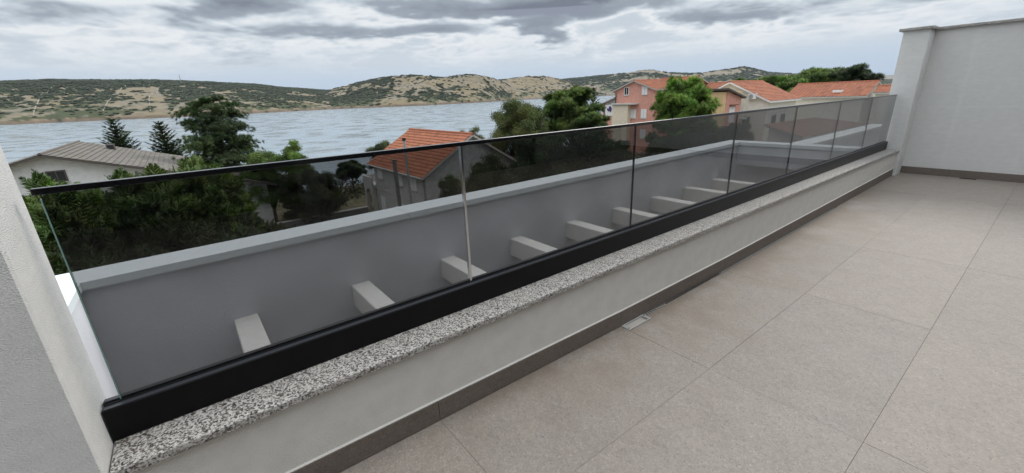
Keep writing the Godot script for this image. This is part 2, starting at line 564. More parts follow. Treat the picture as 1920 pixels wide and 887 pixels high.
	var sz := [-0.35, 0.633, 1.878, 3.155, 4.43, 5.69, 6.95, 8.405]
	for k in sz.size() - 1:
		var b := MB.new()
		var za: float = sz[k] + 0.0012
		var zb: float = sz[k + 1] - 0.0012
		if k == 2:
			za = sz[k] + 0.0012
		var ya := floor_y(za)
		var yb := floor_y(zb)
		for q in [[0.0, 0.0, -1.4005]]:
			b.quad(V(-1.4005, ya, za), V(-1.4005, yb, zb), V(-1.4005, yb + 0.098, zb), V(-1.4005, ya + 0.098, za), Vector3.RIGHT)
			b.quad(V(-1.4005, ya + 0.098, za), V(-1.4005, yb + 0.098, zb), V(-1.402, yb + 0.100, zb), V(-1.402, ya + 0.100, za), Vector3(1, 1, 0))
			b.quad(V(-1.402, ya + 0.100, za), V(-1.402, yb + 0.100, zb), V(-1.4098, yb + 0.100, zb), V(-1.4098, ya + 0.100, za), Vector3.UP)
			b.quad(V(-1.4005, ya, za), V(-1.4098, ya, za), V(-1.4098, ya + 0.1, za), V(-1.4005, ya + 0.098, za), Vector3(0, 0, 1))
			b.quad(V(-1.4005, yb, zb), V(-1.4098, yb, zb), V(-1.4098, yb + 0.1, zb), V(-1.4005, yb + 0.098, zb), Vector3(0, 0, -1))
		put(pw, "skirting_tile", b, M.skirting)
	var sl := MB.new()                                   # pale bead of sealant along the top of the skirting
	for k in sz.size() - 1:
		sl.quad(V(-1.4095, floor_y(sz[k]) + 0.1004, sz[k]), V(-1.4095, floor_y(sz[k + 1]) + 0.1004, sz[k + 1]), V(-1.4040, floor_y(sz[k + 1]) + 0.1006, sz[k + 1]), V(-1.4040, floor_y(sz[k]) + 0.1006, sz[k]), Vector3.UP)
		sl.quad(V(-1.4095, floor_y(sz[k]) + 0.108, sz[k]), V(-1.4095, floor_y(sz[k + 1]) + 0.108, sz[k + 1]), V(-1.4040, floor_y(sz[k + 1]) + 0.1006, sz[k + 1]), V(-1.4040, floor_y(sz[k]) + 0.1006, sz[k]), Vector3(1, 1, 0))
	put(pw, "sealant_bead", sl, M.stucco_low)
	# --- piers and walls at both ends
	var lp := thing("end_wall", V(-1.5, -1.4, -1.8), "rough white plastered wall at the near end of the railing", "wall")
	bx(lp, "wall", V(-1.645, -4.3, -3.4), V(-1.375, 0.655, -0.353), M.stucco, 0.006)
	bx(lp, "coping_slab", V(-1.68, 0.656, -3.4), V(-1.34, 0.69, -0.32), M.granite, 0.003)
	var rp := thing("end_wall", V(-0.9, -1.4, 8.3), "tall white plastered wall with a pier and granite coping at the far end", "wall")
	bx(rp, "pier", V(-1.645, -4.3, 8.10), V(-1.372, 0.640, 8.62), M.stucco, 0.005)
	bx(rp, "wall", V(-1.373, -2.0, 8.42), V(3.9, 0.640, 8.621), M.stucco)
	var pc := MB.new()
	pc.box(V(-1.69, 0.641, 8.065), V(-1.335, 0.675, 8.66), 0.003)
	put(rp, "pier_cap", pc, M.granite)
	for k in 3:
		bx(rp, "coping_slab", V(-1.334 + k * 1.75, 0.641, 8.385), V(-1.336 + (k + 1) * 1.75, 0.675, 8.66), M.granite, 0.003)
	for k in xs.size() - 1:
		bx(rp, "skirting_tile", V(xs[k] + 0.001, floor_y(8.41), 8.4105), V(xs[k + 1] - 0.001, floor_y(8.41) + 0.1, 8.4198), M.skirting, 0.001)
	# --- glass railing
	var ra := thing("glass_railing", V(-1.56, -0.928, 3.9), "black framed railing of seven tinted glass panes along the parapet", "railing")
	var c1 := MB.new()
	c1.box(V(-1.552, -0.9275, -0.350), V(-1.530, -0.818, 8.085), 0.003)
	c1.box(V(-1.592, -0.9275, -0.350), V(-1.570, -0.815, 8.085), 0.003)
	c1.box(V(-1.570, -0.9275, -0.348), V(-1.552, -0.90, 8.083))
	put(ra, "base_channel", c1, M.black)
	bx(ra, "channel_lip", V(-1.5525, -0.8178, -0.346), V(-1.5320, -0.8165, 8.081), M.sky_sheen)  # strips on both channel legs, sky reflection put into their colour
	bx(ra, "channel_lip", V(-1.5910, -0.8148, -0.346), V(-1.5710, -0.8135, 8.081), M.sky_sheen)
	var gk := MB.new()
	gk.box(V(-1.5545, -0.90, -0.345), V(-1.5518, -0.812, 8.075))
	gk.box(V(-1.5702, -0.90, -0.345), V(-1.5665, -0.811, 8.075))
	put(ra, "gasket", gk, M.gasket)
	var rl := MB.new()
	rl.box(V(-1.5695, -0.1885, -0.318), V(-1.5515, -0.172, 8.09), 0.001)
	put(ra, "top_rail", rl, M.rail)
	var jz := [-0.308, 0.935, 2.138, 3.394, 4.552, 5.767, 6.937, 8.085]
	for k in 7:
		var pa := bx(ra, "glass_pane", V(-1.5665, -0.895, jz[k] + 0.004), V(-1.5545, -0.1886, jz[k + 1] - 0.004), M.glass)
		var ed := MB.new()
		ed.box(V(-1.5664, -0.81, jz[k] + 0.0005), V(-1.5546, -0.2, jz[k] + 0.0037))
		put(pa, "polished_edge", ed, M.glass_edge if k == 0 else M.gasket)
	for k in range(1, 7):
		var w := 0.0052 if k == 1 else 0.0018
		var js := MB.new()
		var sx := 0.0022 if k == 1 else -0.0004
		js.box(V(-1.5665 - sx, -0.815, jz[k] - w), V(-1.5545 + sx, -0.189, jz[k] + w), 0.0004)
		put(ra, "joint_strip", js, M.chrome if k == 1 else M.black)

func build_house_behind() -> void:
	# the flat's own facade that closes the terrace; it shows in the glass
	var hw := thing("house_facade", V(3.5, -1.4, 3.0), "plastered facade of the flat along the inner side of the terrace", "building")
	var w := MB.new()
	w.box(V(3.42, -1.6, -3.4), V(3.62, 1.35, -2.9))
	w.box(V(3.42, -1.6, 1.2), V(3.62, 1.35, 1.6))
	w.box(V(3.42, -1.6, 5.7), V(3.62, 1.35, 8.42))
	w.box(V(3.42, 0.85, -2.9), V(3.62, 1.35, 1.2))
	w.box(V(3.42, 0.85, 1.6), V(3.62, 1.35, 5.7))
	put(hw, "wall", w, M.concrete)
	for q in [[-2.9, 1.2], [1.6, 5.7]]:
		var f := MB.new()
		var a: float = q[0]
		var b: float = q[1]
		var m := (a + b) * 0.5
		for r in [[a, a + 0.09], [m - 0.06, m + 0.06], [b - 0.09, b]]:
			f.box(V(3.47, -1.34, r[0]), V(3.55, 0.85, r[1]), 0.004)
		f.box(V(3.4705, 0.76, a + 0.09), V(3.5495, 0.849, m - 0.06))
		f.box(V(3.4705, 0.76, m + 0.06), V(3.5495, 0.849, b - 0.09))
		f.box(V(3.4705, -1.34, a + 0.09), V(3.5495, -1.25, m - 0.06))
		f.box(V(3.4705, -1.34, m + 0.06), V(3.5495, -1.25, b - 0.09))
		var fr := put(hw, "sliding_door", f, M.black)
		bx(fr, "pane", V(3.50, -1.25, a + 0.09), V(3.51, 0.76, m - 0.06), M.pane)
		bx(fr, "pane", V(3.50, -1.25, m + 0.06), V(3.51, 0.76, b - 0.09), M.pane)
	var rm := MB.new()
	rm.box(V(3.64, -1.6, -3.4), V(3.66, 1.35, 8.6))
	rm.box(V(3.42, 1.5002, -3.5), V(9.0, 4.4, 8.6))  # upper storey out of view, added to darken the terrace side
	rm.box(V(3.64, -12.0, -3.4), V(9.0, -1.6, 8.6))
	rm.box(V(-1.3, -12.0, -3.4), V(3.64, -4.402, 8.6))
	rm.box(V(2.2, -4.19, -3.4), V(2.4, -1.7, 8.6))
	rm.box(V(-1.64, -4.19, -0.9), V(2.2, -1.7, -0.7))
	put(hw, "building_body", rm, M.stucco_low)
	bx(hw, "added_overhang", V(1.9, 1.352, -3.4), V(9.0, 1.5, 6.2), M.stucco_low, 0.01)  # unseen overhang, added to shade the floor and the inward faces

func build_pergola() -> void:
	# veranda below: tall outer wall with a sheet-metal cap, concrete beams, floor
	var lf := MB.new()
	lf.box(V(-3.75, -4.4, -0.95), V(3.0, -4.2, 8.62))
	structmesh("lower_floor", lf, M.concrete)
	var ow := thing("pergola_wall", V(-3.5, -4.4, 3.5), "grey plastered outer wall with pale metal capping beyond the glass", "wall")
	var w := MB.new()
	w.box(V(-3.66, -10.6, -0.88), V(-3.45, -0.965, 7.70))
	w.box(V(-3.449, -10.6, -0.88), V(-1.646, -0.965, -0.675))
	w.box(V(-3.449, -1.28, 7.69), V(-1.646, -0.965, 7.90))
	w.box(V(-3.66, -10.6, 7.90), V(-1.646, -1.281, 8.15))
	put(ow, "wall", w, M.plaster)
	var z0 := -0.91
	# sloping sheet capping, in lengths
	var segs := [[-0.93, 1.47], [1.474, 3.92], [3.924, 6.3], [6.304, 7.95]]
	for k in 4:
		var a: float = segs[k][0]
		var b: float = segs[k][1]
		var ya := lerpf(-0.955, -0.895, (a + 0.9) / 8.6)
		var yb := lerpf(-0.955, -0.895, (b + 0.9) / 8.6)
		var ia := a
		var ib := b
		if k == 0:
			ia = -0.65
		if k == 3:
			ib = 7.665
		var m := MB.new()
		m.quad(V(-3.70, ya, a), V(-3.415, ya, ia), V(-3.415, yb, ib), V(-3.70, yb, b), Vector3.UP)
		m.quad(V(-3.415, ya, ia), V(-3.415, yb, ib), V(-3.415, yb - 0.05, ib), V(-3.415, ya - 0.05, ia), Vector3.RIGHT)
		m.quad(V(-3.70, ya, a), V(-3.70, yb, b), V(-3.70, yb - 0.07, b), V(-3.70, ya - 0.07, a), Vector3.LEFT)
		m.quad(V(-3.415, ya - 0.05, ia), V(-3.415, yb - 0.05, ib), V(-3.452, yb - 0.05, ib), V(-3.452, ya - 0.05, ia), Vector3.DOWN)
		m.quad(V(-3.70, ya, a), V(-3.415, ya, ia), V(-3.415, ya - 0.05, ia), V(-3.70, ya - 0.07, a), Vector3(0, 0, 1))
		m.quad(V(-3.70, yb, b), V(-3.415, yb, ib), V(-3.415, yb - 0.05, ib), V(-3.70, yb - 0.07, b), Vector3(0, 0, -1))
		put(ow, "cap_sheet", m, M.cap)
		if k > 0:
			bx(ow, "cap_seam", V(-3.702, ya - 0.02, a - 0.018), V(-3.412, ya + 0.003, a + 0.014), M.cap, 0.001)
	for e in [[-0.93, -0.65, -0.955, 1.0], [7.95, 7.665, -0.895, -1.0]]:
		var m := MB.new()
		var y: float = e[2]
		var yi: float = e[2] - 0.05
		m.quad(V(-3.697, y, e[0]), V(-3.412, y, e[1]), V(-1.646, y, e[1]), V(-1.646, y, e[0]), Vector3.UP)
		m.quad(V(-3.412, y, e[1]), V(-1.646, y, e[1]), V(-1.646, yi, e[1]), V(-3.412, yi, e[1]), Vector3(0, 0, -e[3]))
		m.quad(V(-3.697, y, e[0]), V(-1.646, y, e[0]), V(-1.646, yi, e[0]), V(-3.697, yi, e[0]), Vector3(0, 0, e[3]))
		put(ow, "cap_sheet", m, M.cap)
	var names := ["first", "second", "third", "fourth", "fifth", "sixth", "seventh", "eighth", "ninth"]
	for k in 9:
		var zc := 0.028 + k * 0.859
		var y := lerpf(-1.475, -1.437, k / 8.0)
		var b := thing("pergola_beam", V(-2.5, y - 0.19, zc + 0.078), "white concrete pergola beam, %s from the near end wall" % names[k], "beam", "concrete beams between parapet and outer wall")
		bx(b, "beam", V(-3.449, y - 0.195, zc), V(-1.646, y, zc + 0.155), M.beam, 0.006)
	# the neighbouring unit's parapet beyond the far return
	var nw := thing("neighbour_wall", V(-2.6, -6, 10.0), "neighbouring unit's low wall with pale capping seen through the far panes", "wall")
	bx(nw, "wall", V(-2.70, -10.6, 8.16), V(-2.50, -0.95, 12.6), M.plaster)
	bx(nw, "cap_sheet", V(-2.75, -0.949, 8.0), V(-2.45, -0.90, 12.65), M.cap, 0.003)

# ------------------------------------------------------------------ houses
func roof_tiles(b: MB, a: Vector3, e: Vector3, r: Vector3, l: Vector3, base: Color, tw := 0.25, th := 0.36, amp := 0.035) -> void:
	# a eave start, e eave end, r ridge above e, l ridge above a
	var nrm := (e - a).cross(l - a).normalized()
	if nrm.y < 0.0:
		nrm = -nrm
	var cols := maxi(2, int((e - a).length() / tw))
	var rows := maxi(2, int((l - a).length() / th))
	for j in rows:
		var v0 := float(j) / rows
		var v1 := float(j + 1) / rows
		var l0 := a.lerp(l, v0)
		var r0 := e.lerp(r, v0)
		var l1 := a.lerp(l, v1)
		var r1 := e.lerp(r, v1)
		for i in cols:
			var k := rng.randf_range(0.78, 1.12)
			if rng.randf() < 0.06:
				k *= 0.72
			b.col = Color(base.r * k, base.g * k * rng.randf_range(0.92, 1.08), base.b * k * rng.randf_range(0.9, 1.1))
			var u0 := float(i) / cols
			var u1 := float(i + 0.5) / cols
			var u2 := float(i + 1) / cols
			var up := nrm * 0.038
			var cr := nrm * amp
			var p0 := l0.lerp(r0, u0) + up
			var p1 := l0.lerp(r0, u1) + up + cr
			var p2 := l0.lerp(r0, u2) + up
			var q0 := l1.lerp(r1, u0)
			var q1 := l1.lerp(r1, u1) + cr
			var q2 := l1.lerp(r1, u2)
			b.quad(p0, p1, q1, q0, nrm)
			b.quad(p1, p2, q2, q1, nrm)
			b.tri(p0, p1, p0 - up * 1.0, nrm - (l - a).normalized() * 2.0)
			b.tri(p1, p2, p2 - up * 1.0, nrm - (l - a).normalized() * 2.0)

func gable_house(root: Node3D, x0: float, x1: float, z0: float, z1: float, gy: float, ey: float, ry: float, axis: String, over: float, wall: Material, roofcol: Color, fascia: Material, tw := 0.25, amp := 0.035) -> Node3D:
	var b := MB.new()
	b.box(V(x0, gy - 1.0, z0), V(x1, ey, z1))
	var xm := (x0 + x1) * 0.5
	var zm := (z0 + z1) * 0.5
	if axis == "x":
		for s in [[x0, -1.0], [x1, 1.0]]:
			b.tri(V(s[0], ey, z0), V(s[0], ey, z1), V(s[0], ry - 0.05, zm), Vector3(s[1], 0, 0))
	else:
		for s in [[z0, 1.0], [z1, -1.0]]:
			b.tri(V(x0, ey, s[0]), V(x1, ey, s[0]), V(xm, ry - 0.05, s[0]), Vector3(0, 0, s[1]))
	put(root, "wall", b, wall)
	var half := (z1 - z0) * 0.5 if axis == "x" else (x1 - x0) * 0.5
	var sl := (ry - ey) / half
	var d := over * sl
	var deck := MB.new()
	var tiles := MB.new()
	var th := 0.16
	for s in [-1.0, 1.0]:
		var a: Vector3
		var e: Vector3
		var r: Vector3
		var l: Vector3
		if axis == "x":
			var ze: float = zm + s * (half + over)
			a = V(x0 - over, ey - d, ze)
			e = V(x1 + over, ey - d, ze)
			r = V(x1 + over, ry, zm)
			l = V(x0 - over, ry, zm)
		else:
			var xe: float = xm + s * (half + over)
			a = V(xe, ey - d, z0 - over)
			e = V(xe, ey - d, z1 + over)
			r = V(xm, ry, z1 + over)
			l = V(xm, ry, z0 - over)
		var dn := Vector3(0, -th, 0)
		deck.quad(a, e, r, l, Vector3.UP)
		deck.quad(a + dn, e + dn, r + dn, l + dn, Vector3.DOWN)
		deck.quad(a, e, e + dn, a + dn, (a - l) * Vector3(1, 0, 1))
		deck.quad(a, l, l + dn, a + dn, a - e)
		deck.quad(e, r, r + dn, e + dn, e - a)
		var upv := Vector3(0, 0.012, 0)
		roof_tiles(tiles, a + upv, e + upv, r + upv, l + upv, roofcol, tw, 0.36, amp)
	var rf := put(root, "roof", deck, fascia)
	put(rf, "roof_tiles", tiles, M.roof).set_meta("kind", "stuff")
	var cap := MB.new()
	cap.col = Color(roofcol.r * 0.95, roofcol.g * 0.9, roofcol.b * 0.9)
	if axis == "x":
		cap.tube(PackedVector3Array([V(x0 - over, ry + 0.02, zm), V(x1 + over, ry + 0.02, zm)]), PackedFloat32Array([0.11, 0.11]), 8, true)
	else:
		cap.tube(PackedVector3Array([V(xm, ry + 0.02, z0 - over), V(xm, ry + 0.02, z1 + over)]), PackedFloat32Array([0.11, 0.11]), 8, true)
	put(rf, "ridge_cap", cap, M.roof)
	return root

# point on a facade: "z" faces toward the terrace (-z), "x" faces +x; d = distance out of the wall
func F(face: String, at: float, u: float, y: float, d: float) -> Vector3:
	return V(u, y, at - d) if face == "z" else V(at + d, y, u)

func window(root: Node3D, face: String, at: float, u0: float, u1: float, y0: float, y1: float, style := "shutter", frame: Material = null) -> void:
	if frame == null:
		frame = M.white
	var b := MB.new()
	var t := 0.09
	b.box(F(face, at, u0 - t, y0 - t, 0.001), F(face, at, u0, y1 + t, 0.05))
	b.box(F(face, at, u1, y0 - t, 0.001), F(face, at, u1 + t, y1 + t, 0.05))
	b.box(F(face, at, u0, y1, 0.0012), F(face, at, u1, y1 + t, 0.049))
	b.box(F(face, at, u0, y0 - t, 0.0012), F(face, at, u1, y0, 0.049))
	var w := put(root, "window", b, frame)
	bx(w, "pane", F(face, at, u0, y0, 0.002), F(face, at, u1, y1, 0.012), M.pane)
	if style != "door":
		bx(w, "sill", F(face, at, u0 - t - 0.06, y0 - t - 0.07, 0.001), F(face, at, u1 + t + 0.06, y0 - t - 0.0005, 0.12), M.fascia, 0.01)
	var um := (u0 + u1) * 0.5
	if style == "glass" or style == "door":
		bx(w, "mullion", F(face, at, um - 0.03, y0, 0.013), F(face, at, um + 0.03, y1, 0.04), frame)
		return
	for s in [[u0 + 0.015, um - 0.02], [um + 0.02, u1 - 0.015]]:
		var sh := MB.new()
		var a: float = s[0]
		var e: float = s[1]
		sh.box(F(face, at, a, y0 + 0.02, 0.02), F(face, at, a + 0.06, y1 - 0.02, 0.046))
		sh.box(F(face, at, e - 0.06, y0 + 0.02, 0.02), F(face, at, e, y1 - 0.02, 0.046))
		var y := y0 + 0.02
		while y < y1 - 0.06:
			sh.quad(F(face, at, a + 0.06, y, 0.045), F(face, at, e - 0.06, y, 0.045), F(face, at, e - 0.06, y + 0.085, 0.022), F(face, at, a + 0.06, y + 0.085, 0.022), F(face, 0, 0, 0, 1) - F(face, 0, 0, 0, 0))
			y += 0.075
		put(w, "shutter", sh, M.white)

func build_houses() -> void:
	var orange := Color(0.34, 0.12, 0.062)
	# --- house A: orange roof, seen through the glass
	var h := thing("orange_roof_house", V(-35, -10.6, 18.8), "grey two storey house with orange tiled gable roof and white shutters by the water", "house")
	gable_house(h, -40.6, -29.7, 14.4, 23.2, -10.4, -5.35, -2.72, "x", 0.45, M.wall_grey, orange, M.fascia, 0.26)
	for q in [[-39.5, -38.6, -6.78, -5.72], [-34.95, -34.15, -6.85, -5.72], [-32.3, -31.35, -6.88, -5.72]]:
		window(h, "z", 14.4, q[0], q[1], q[2], q[3])
	window(h, "z", 14.4, -39.55, -38.7, -10.1, -8.75)
	window(h, "z", 14.4, -34.95, -34.1, -10.1, -8.72)
	bx(h, "string_course", V(-40.62, -8.05, 14.36), V(-29.69, -7.95, 14.399), M.fascia)
	var gt := MB.new()
	gt.tube(PackedVector3Array([V(-41.05, -5.66, 13.9), V(-29.25, -5.66, 13.9)]), PackedFloat32Array([0.07, 0.07]), 8, true)
	put(h, "gutter", gt, M.fascia)
	var dp := MB.new()
	dp.tube(PackedVector3Array([V(-29.6, -5.7, 13.95), V(-29.78, -6.0, 14.3), V(-29.78, -10.6, 14.3)]), PackedFloat32Array([0.05, 0.05, 0.05]), 8)
	put(h, "downpipe", dp, M.grey_metal)
	# balcony and arched porch on the sea side
	var bal := MB.new()
	bal.box(V(-43.0, -7.95, 14.0), V(-40.61, -7.75, 19.0))
	bal.box(V(-43.0, -7.75, 14.0), V(-40.61, -6.95, 14.15))
	bal.box(V(-43.0, -7.75, 14.15), V(-42.85, -6.95, 19.0))
	put(h, "balcony", bal, M.wall_grey)
	var ar := MB.new()
	var cx := -41.75
	for seg in 10:
		var t0 := PI * seg / 10.0
		var t1 := PI * (seg + 1) / 10.0
		var o0 := V(cx + 0.78 * cos(t0), -8.85 + 0.7 * sin(t0), 14.0)
		var o1 := V(cx + 0.78 * cos(t1), -8.85 + 0.7 * sin(t1), 14.0)
		ar.quad(o0, o1, V(cx + 0.78 * cos(t1), -7.95, 14.0), V(cx + 0.78 * cos(t0), -7.95, 14.0), Vector3(0, 0, 1))
		ar.quad(o0, o1, o1 - Vector3(0, 0, 0.3), o0 - Vector3(0, 0, 0.3), Vector3.DOWN)
	ar.box(V(-43.0, -10.6, 14.0), V(cx - 0.78, -7.951, 14.3))
	ar.box(V(cx + 0.78, -10.6, 14.0), V(-40.62, -7.951, 14.3))
	put(h, "porch_arch", ar, M.wall_grey)
	# vertical poles in front
	var pl := thing("metal_pole", V(-27.5, -10.4, 12.1), "thin grey metal pole with a small cap rising above the orange roof", "pole")
	var b := MB.new()
	b.tube(PackedVector3Array([V(-27.5, -11, 12.1), V(-27.5, -2.55, 12.1)]), PackedFloat32Array([0.085, 0.08]), 9, true)
	put(pl, "shaft", b, M.grey_metal)
	b = MB.new()
	b.tube(PackedVector3Array([V(-27.5, -2.55, 12.1), V(-27.5, -2.48, 12.1), V(-27.5, -2.36, 12.1)]), PackedFloat32Array([0.08, 0.15, 0.12]), 9, true)
	put(pl, "cap", b, M.dark)
	pl = thing("concrete_post", V(-28.7, -10.4, 11.7), "square weathered post standing in front of the shuttered house", "post")
	bx(pl, "shaft", V(-28.82, -11, 11.6), V(-28.58, -3.95, 11.82), M.concrete, 0.02)
	bx(pl, "head", V(-28.85, -3.949, 11.57), V(-28.55, -3.87, 11.85), M.concrete, 0.015)
	# --- house B: grey shallow roof at the shore, left
	h = thing("grey_roof_house", V(-51, -10.4, -5), "white house with shallow grey shingle roof and small skylight at left", "house")
	var grey := Color(0.155, 0.14, 0.12)
	gable_house(h, -59.4, -44.0, -21.0, 5.5, -10.4, -6.5, -2.55, "x", 0.7, M.wall_white, grey, M.fascia_dark, 0.33, 0.006)
	window(h, "x", -44.0, -7.85, -7.0, -4.5, -3.85, "glass", M.fascia_dark)
	var sk := MB.new()
	sk.box(V(-56.4, -3.6, -5.5), V(-55.7, -2.82, -4.9), 0.02)
	var skm := put(h, "skylight", sk, M.fascia_dark)
	bx(skm, "pane", V(-55.7, -3.25, -5.42), V(-55.69, -2.9, -4.98), M.pane)
	# --- pink house
	h = thing("pink_house", V(-46.9, -10, 66), "pink three storey house with white windows and orange roof", "house")
	gable_house(h, -50.9, -42.95, 63.5, 76.0, -10.0, 0.45, 1.9, "z", 0.45, M.wall_pink, orange, M.fascia, 0.45)
	for q in [[-48.95, -48.15, -0.38, 0.78], [-45.28, -44.4, -0.4, 0.78], [-47.35, -46.45, -4.25, -2.9], [-45.25, -44.35, -4.2, -2.9], [-45.2, -44.3, -7.6, -6.2]]:
		window(h, "z", 63.5, q[0], q[1], q[2], q[3], "glass" if q[0] == -48.95 else "shutter")
	window(h, "x", -42.95, 64.6, 65.6, -0.25, 0.35, "glass")
	bx(h, "bay", V(-50.85, -10, 62.6), V(-47.45, -2.05, 63.499), M.wall_pale)
	bx(h, "bay_roof", V(-50.95, -2.05, 62.3), V(-45.9, -1.8, 63.498), M.fascia, 0.03)
	b = MB.new()
	b.tube(PackedVector3Array([V(-50.8, 0.1, 63.1), V(-50.75, -0.2, 63.35), V(-50.75, -10.0, 63.35)]), PackedFloat32Array([0.08, 0.08, 0.08]), 8)
	put(h, "downpipe", b, M.fascia_dark)
	# porch at its sea side
	b = MB.new()
	b.box(V(-53.9, -10, 63.6), V(-50.91, -4.1, 70.0))
	b.box(V(-53.9, -4.1, 63.6), V(-53.5, -1.9, 64.0))
	b.box(V(-53.9, -4.1, 69.6), V(-53.5, -1.9, 70.0))
	b.box(V(-53.9, -4.1, 67.0), V(-50.92, -1.9, 67.2))
	put(h, "porch", b, M.wall_pink)
	b = MB.new()
	var tl := MB.new()
	b.quad(V(-54.4, -1.95, 63.1), V(-50.91, -0.75, 63.1), V(-50.91, -0.75, 70.4), V(-54.4, -1.95, 70.4), Vector3.UP)
	b.quad(V(-54.4, -2.1, 63.1), V(-50.91, -0.9, 63.1), V(-50.91, -0.9, 70.4), V(-54.4, -2.1, 70.4), Vector3.DOWN)
	b.quad(V(-54.4, -1.95, 63.1), V(-50.91, -0.75, 63.1), V(-50.91, -0.9, 63.1), V(-54.4, -2.1, 63.1), Vector3(0, 0, 1))
	b.quad(V(-53.5, -1.9, 63.7), V(-50.91, -1.0, 63.7), V(-50.91, -1.9, 63.7), V(-53.5, -1.9, 63.7), Vector3(0, 0, 1))
	var pr := put(h, "porch_roof", b, M.fascia)
	roof_tiles(tl, V(-54.4, -1.94, 63.1), V(-54.4, -1.94, 70.4), V(-50.91, -0.74, 70.4), V(-50.91, -0.74, 63.1), orange, 0.5)
	put(pr, "roof_tiles", tl, M.roof).set_meta("kind", "stuff")
	# cloth on the porch rail
	var cl := thing("hanging_cloth", V(-52.4, -3.8, 63.45), "white cloth with purple blotches hung on the pink house porch", "cloth")
	b = MB.new()
	for i in 14:
		var u0 := -53.2 + 1.7 * i / 14.0
		var u1 := -53.2 + 1.7 * (i + 1) / 14.0
		b.quad(V(u0, -3.95, 63.5 + 0.06 * sin(i * 1.3)), V(u1, -3.95, 63.5 + 0.06 * sin((i + 1) * 1.3)), V(u1, -2.0, 63.5 + 0.03 * sin((i + 1) * 1.3)), V(u0, -2.0, 63.5 + 0.03 * sin(i * 1.3)), Vector3(0, 0, 1))
	put(cl, "sheet", b, M.white)
	b = MB.new()
	for q in [[-52.05, -2.55, 0.30], [-52.35, -2.95, 0.26], [-51.95, -3.0, 0.28], [-52.6, -2.8, 0.16], [-51.8, -2.75, 0.2]]:
		b.tube(PackedVector3Array([V(q[0], q[1], 63.435), V(q[0], q[1], 63.42)]), PackedFloat32Array([q[2], q[2] * 0.8]), 9, true)
	put(cl, "blotches", b, mat(L(0.10, 0.06, 0.22), 0.9))
	# second wing of the pink house
	h = thing("pink_house_wing", V(-42, -10, 71), "higher orange roofed wing behind the pink house and the pine", "house")
	gable_house(h, -46.6, -40.1, 67.2, 75.2, -10, 0.75, 2.1, "x", 0.5, M.wall_pink, orange, M.fascia, 0.5)
	h = thing("orange_roof_annex", V(-38, -10, 73), "lower orange roofed house between the pine and the white gable", "house")
	gable_house(h, -40.0, -35.4, 71.0, 78.0, -10, -0.3, 0.95, "x", 0.4, M.wall_pale, orange, M.fascia, 0.5)
	# --- yellow and pink block
	h = thing("yellow_pink_house", V(-24.0, -10, 47.5), "narrow block with yellow front and pink side beside the white gable", "house")
	b = MB.new()
	b.box(V(-27.0, -11, 46.2), V(-22.6, -0.35, 49.6))
	put(h, "wall", b, M.wall_yellow)
	b = MB.new()
	b.box(V(-22.599, -11, 46.3), V(-22.55, -0.9, 49.6))
	b.quad(V(-22.549, -0.9, 46.3), V(-22.549, -0.9, 49.6), V(-22.549, -0.55, 46.9), V(-22.549, -0.05, 46.3), Vector3.RIGHT)
	put(h, "side_wall", b, M.wall_pink)
	b = MB.new()
	b.quad(V(-27.4, 0.02, 45.9), V(-22.2, 0.02, 45.9), V(-22.2, -0.95, 50.0), V(-27.4, -0.95, 50.0), Vector3.UP)
	b.quad(V(-27.4, -0.16, 45.9), V(-22.2, -0.16, 45.9), V(-22.2, -1.13, 50.0), V(-27.4, -1.13, 50.0), Vector3.DOWN)
	b.quad(V(-27.4, 0.02, 45.9), V(-22.2, 0.02, 45.9), V(-22.2, -0.16, 45.9), V(-27.4, -0.16, 45.9), Vector3(0, 0, 1))
	b.quad(V(-22.2, 0.02, 45.9), V(-22.2, -0.95, 50.0), V(-22.2, -1.13, 50.0), V(-22.2, -0.16, 45.9), Vector3.RIGHT)
	put(h, "roof", b, M.fascia_dark)
	window(h, "x", -22.55, 47.2, 48.2, -3.4, -2.0, "shutter")
	bx(h, "awning", V(-22.54, -1.75, 47.0), V(-22.2, -1.66, 48.5), M.rust)
	# --- white gable house
	h = thing("white_gable_house", V(-24.5, -10, 54), "white house with gable front and bright orange roof at right", "house")
	gable_house(h, -28.7, -20.35, 51.0, 58.7, -10, -1.30, 0.68, "z", 0.4, M.wall_cream, orange, M.white, 0.34)
	window(h, "z", 51.0, -22.75, -22.0, -4.15, -3.15, "glass", M.fascia)
	window(h, "x", -20.35, 52.6, 53.5, -4.0, -3.1, "glass", M.fascia_dark)
	window(h, "x", -20.35, 55.0, 56.0, -4.0, -3.1, "glass", M.fascia_dark)
	b = MB.new()
	for k in 5:
		b.box(V(-24.6, -3.0 + k * 0.22, 49.95), V(-22.3, -2.93 + k * 0.22, 50.0))
	for k in 4:
		b.box(V(-24.6 + k * 0.74, -3.2, 49.93), V(-24.54 + k * 0.74, -1.95, 50.02))
	b.box(V(-24.6, -3.35, 49.9), V(-22.3, -3.2, 51.0))
	put(h, "balcony", b, M.white)
	var ac := thing("air_conditioner", V(-21.9, -1.3, 50.8), "white air conditioning unit high on the white gable front", "air conditioner")
	bx(ac, "case", V(-22.35, -1.25, 50.62), V(-21.5, -0.67, 50.99), M.white, 0.03)
	b = MB.new()
	b.tube(PackedVector3Array([V(-22.05, -0.96, 50.619), V(-22.05, -0.96, 50.60)]), PackedFloat32Array([0.24, 0.24]), 16, true)
	put(ac, "fan_grille", b, M.grey_metal)
	# --- long orange roof
	h = thing("long_orange_roof_house", V(-18.5, -10, 66), "long cream house with wide orange roof and a skylight at far right", "house")
	gable_house(h, -22.6, -14.9, 62.4, 69.6, -10, -1.25, 0.13, "x", 0.4, M.wall_cream, orange, M.fascia, 0.4)
	b = MB.new()
	b.box(V(-18.1, -0.98, 62.9), V(-17.2, -0.70, 63.8), 0.02)
	skm = put(h, "skylight", b, M.white)
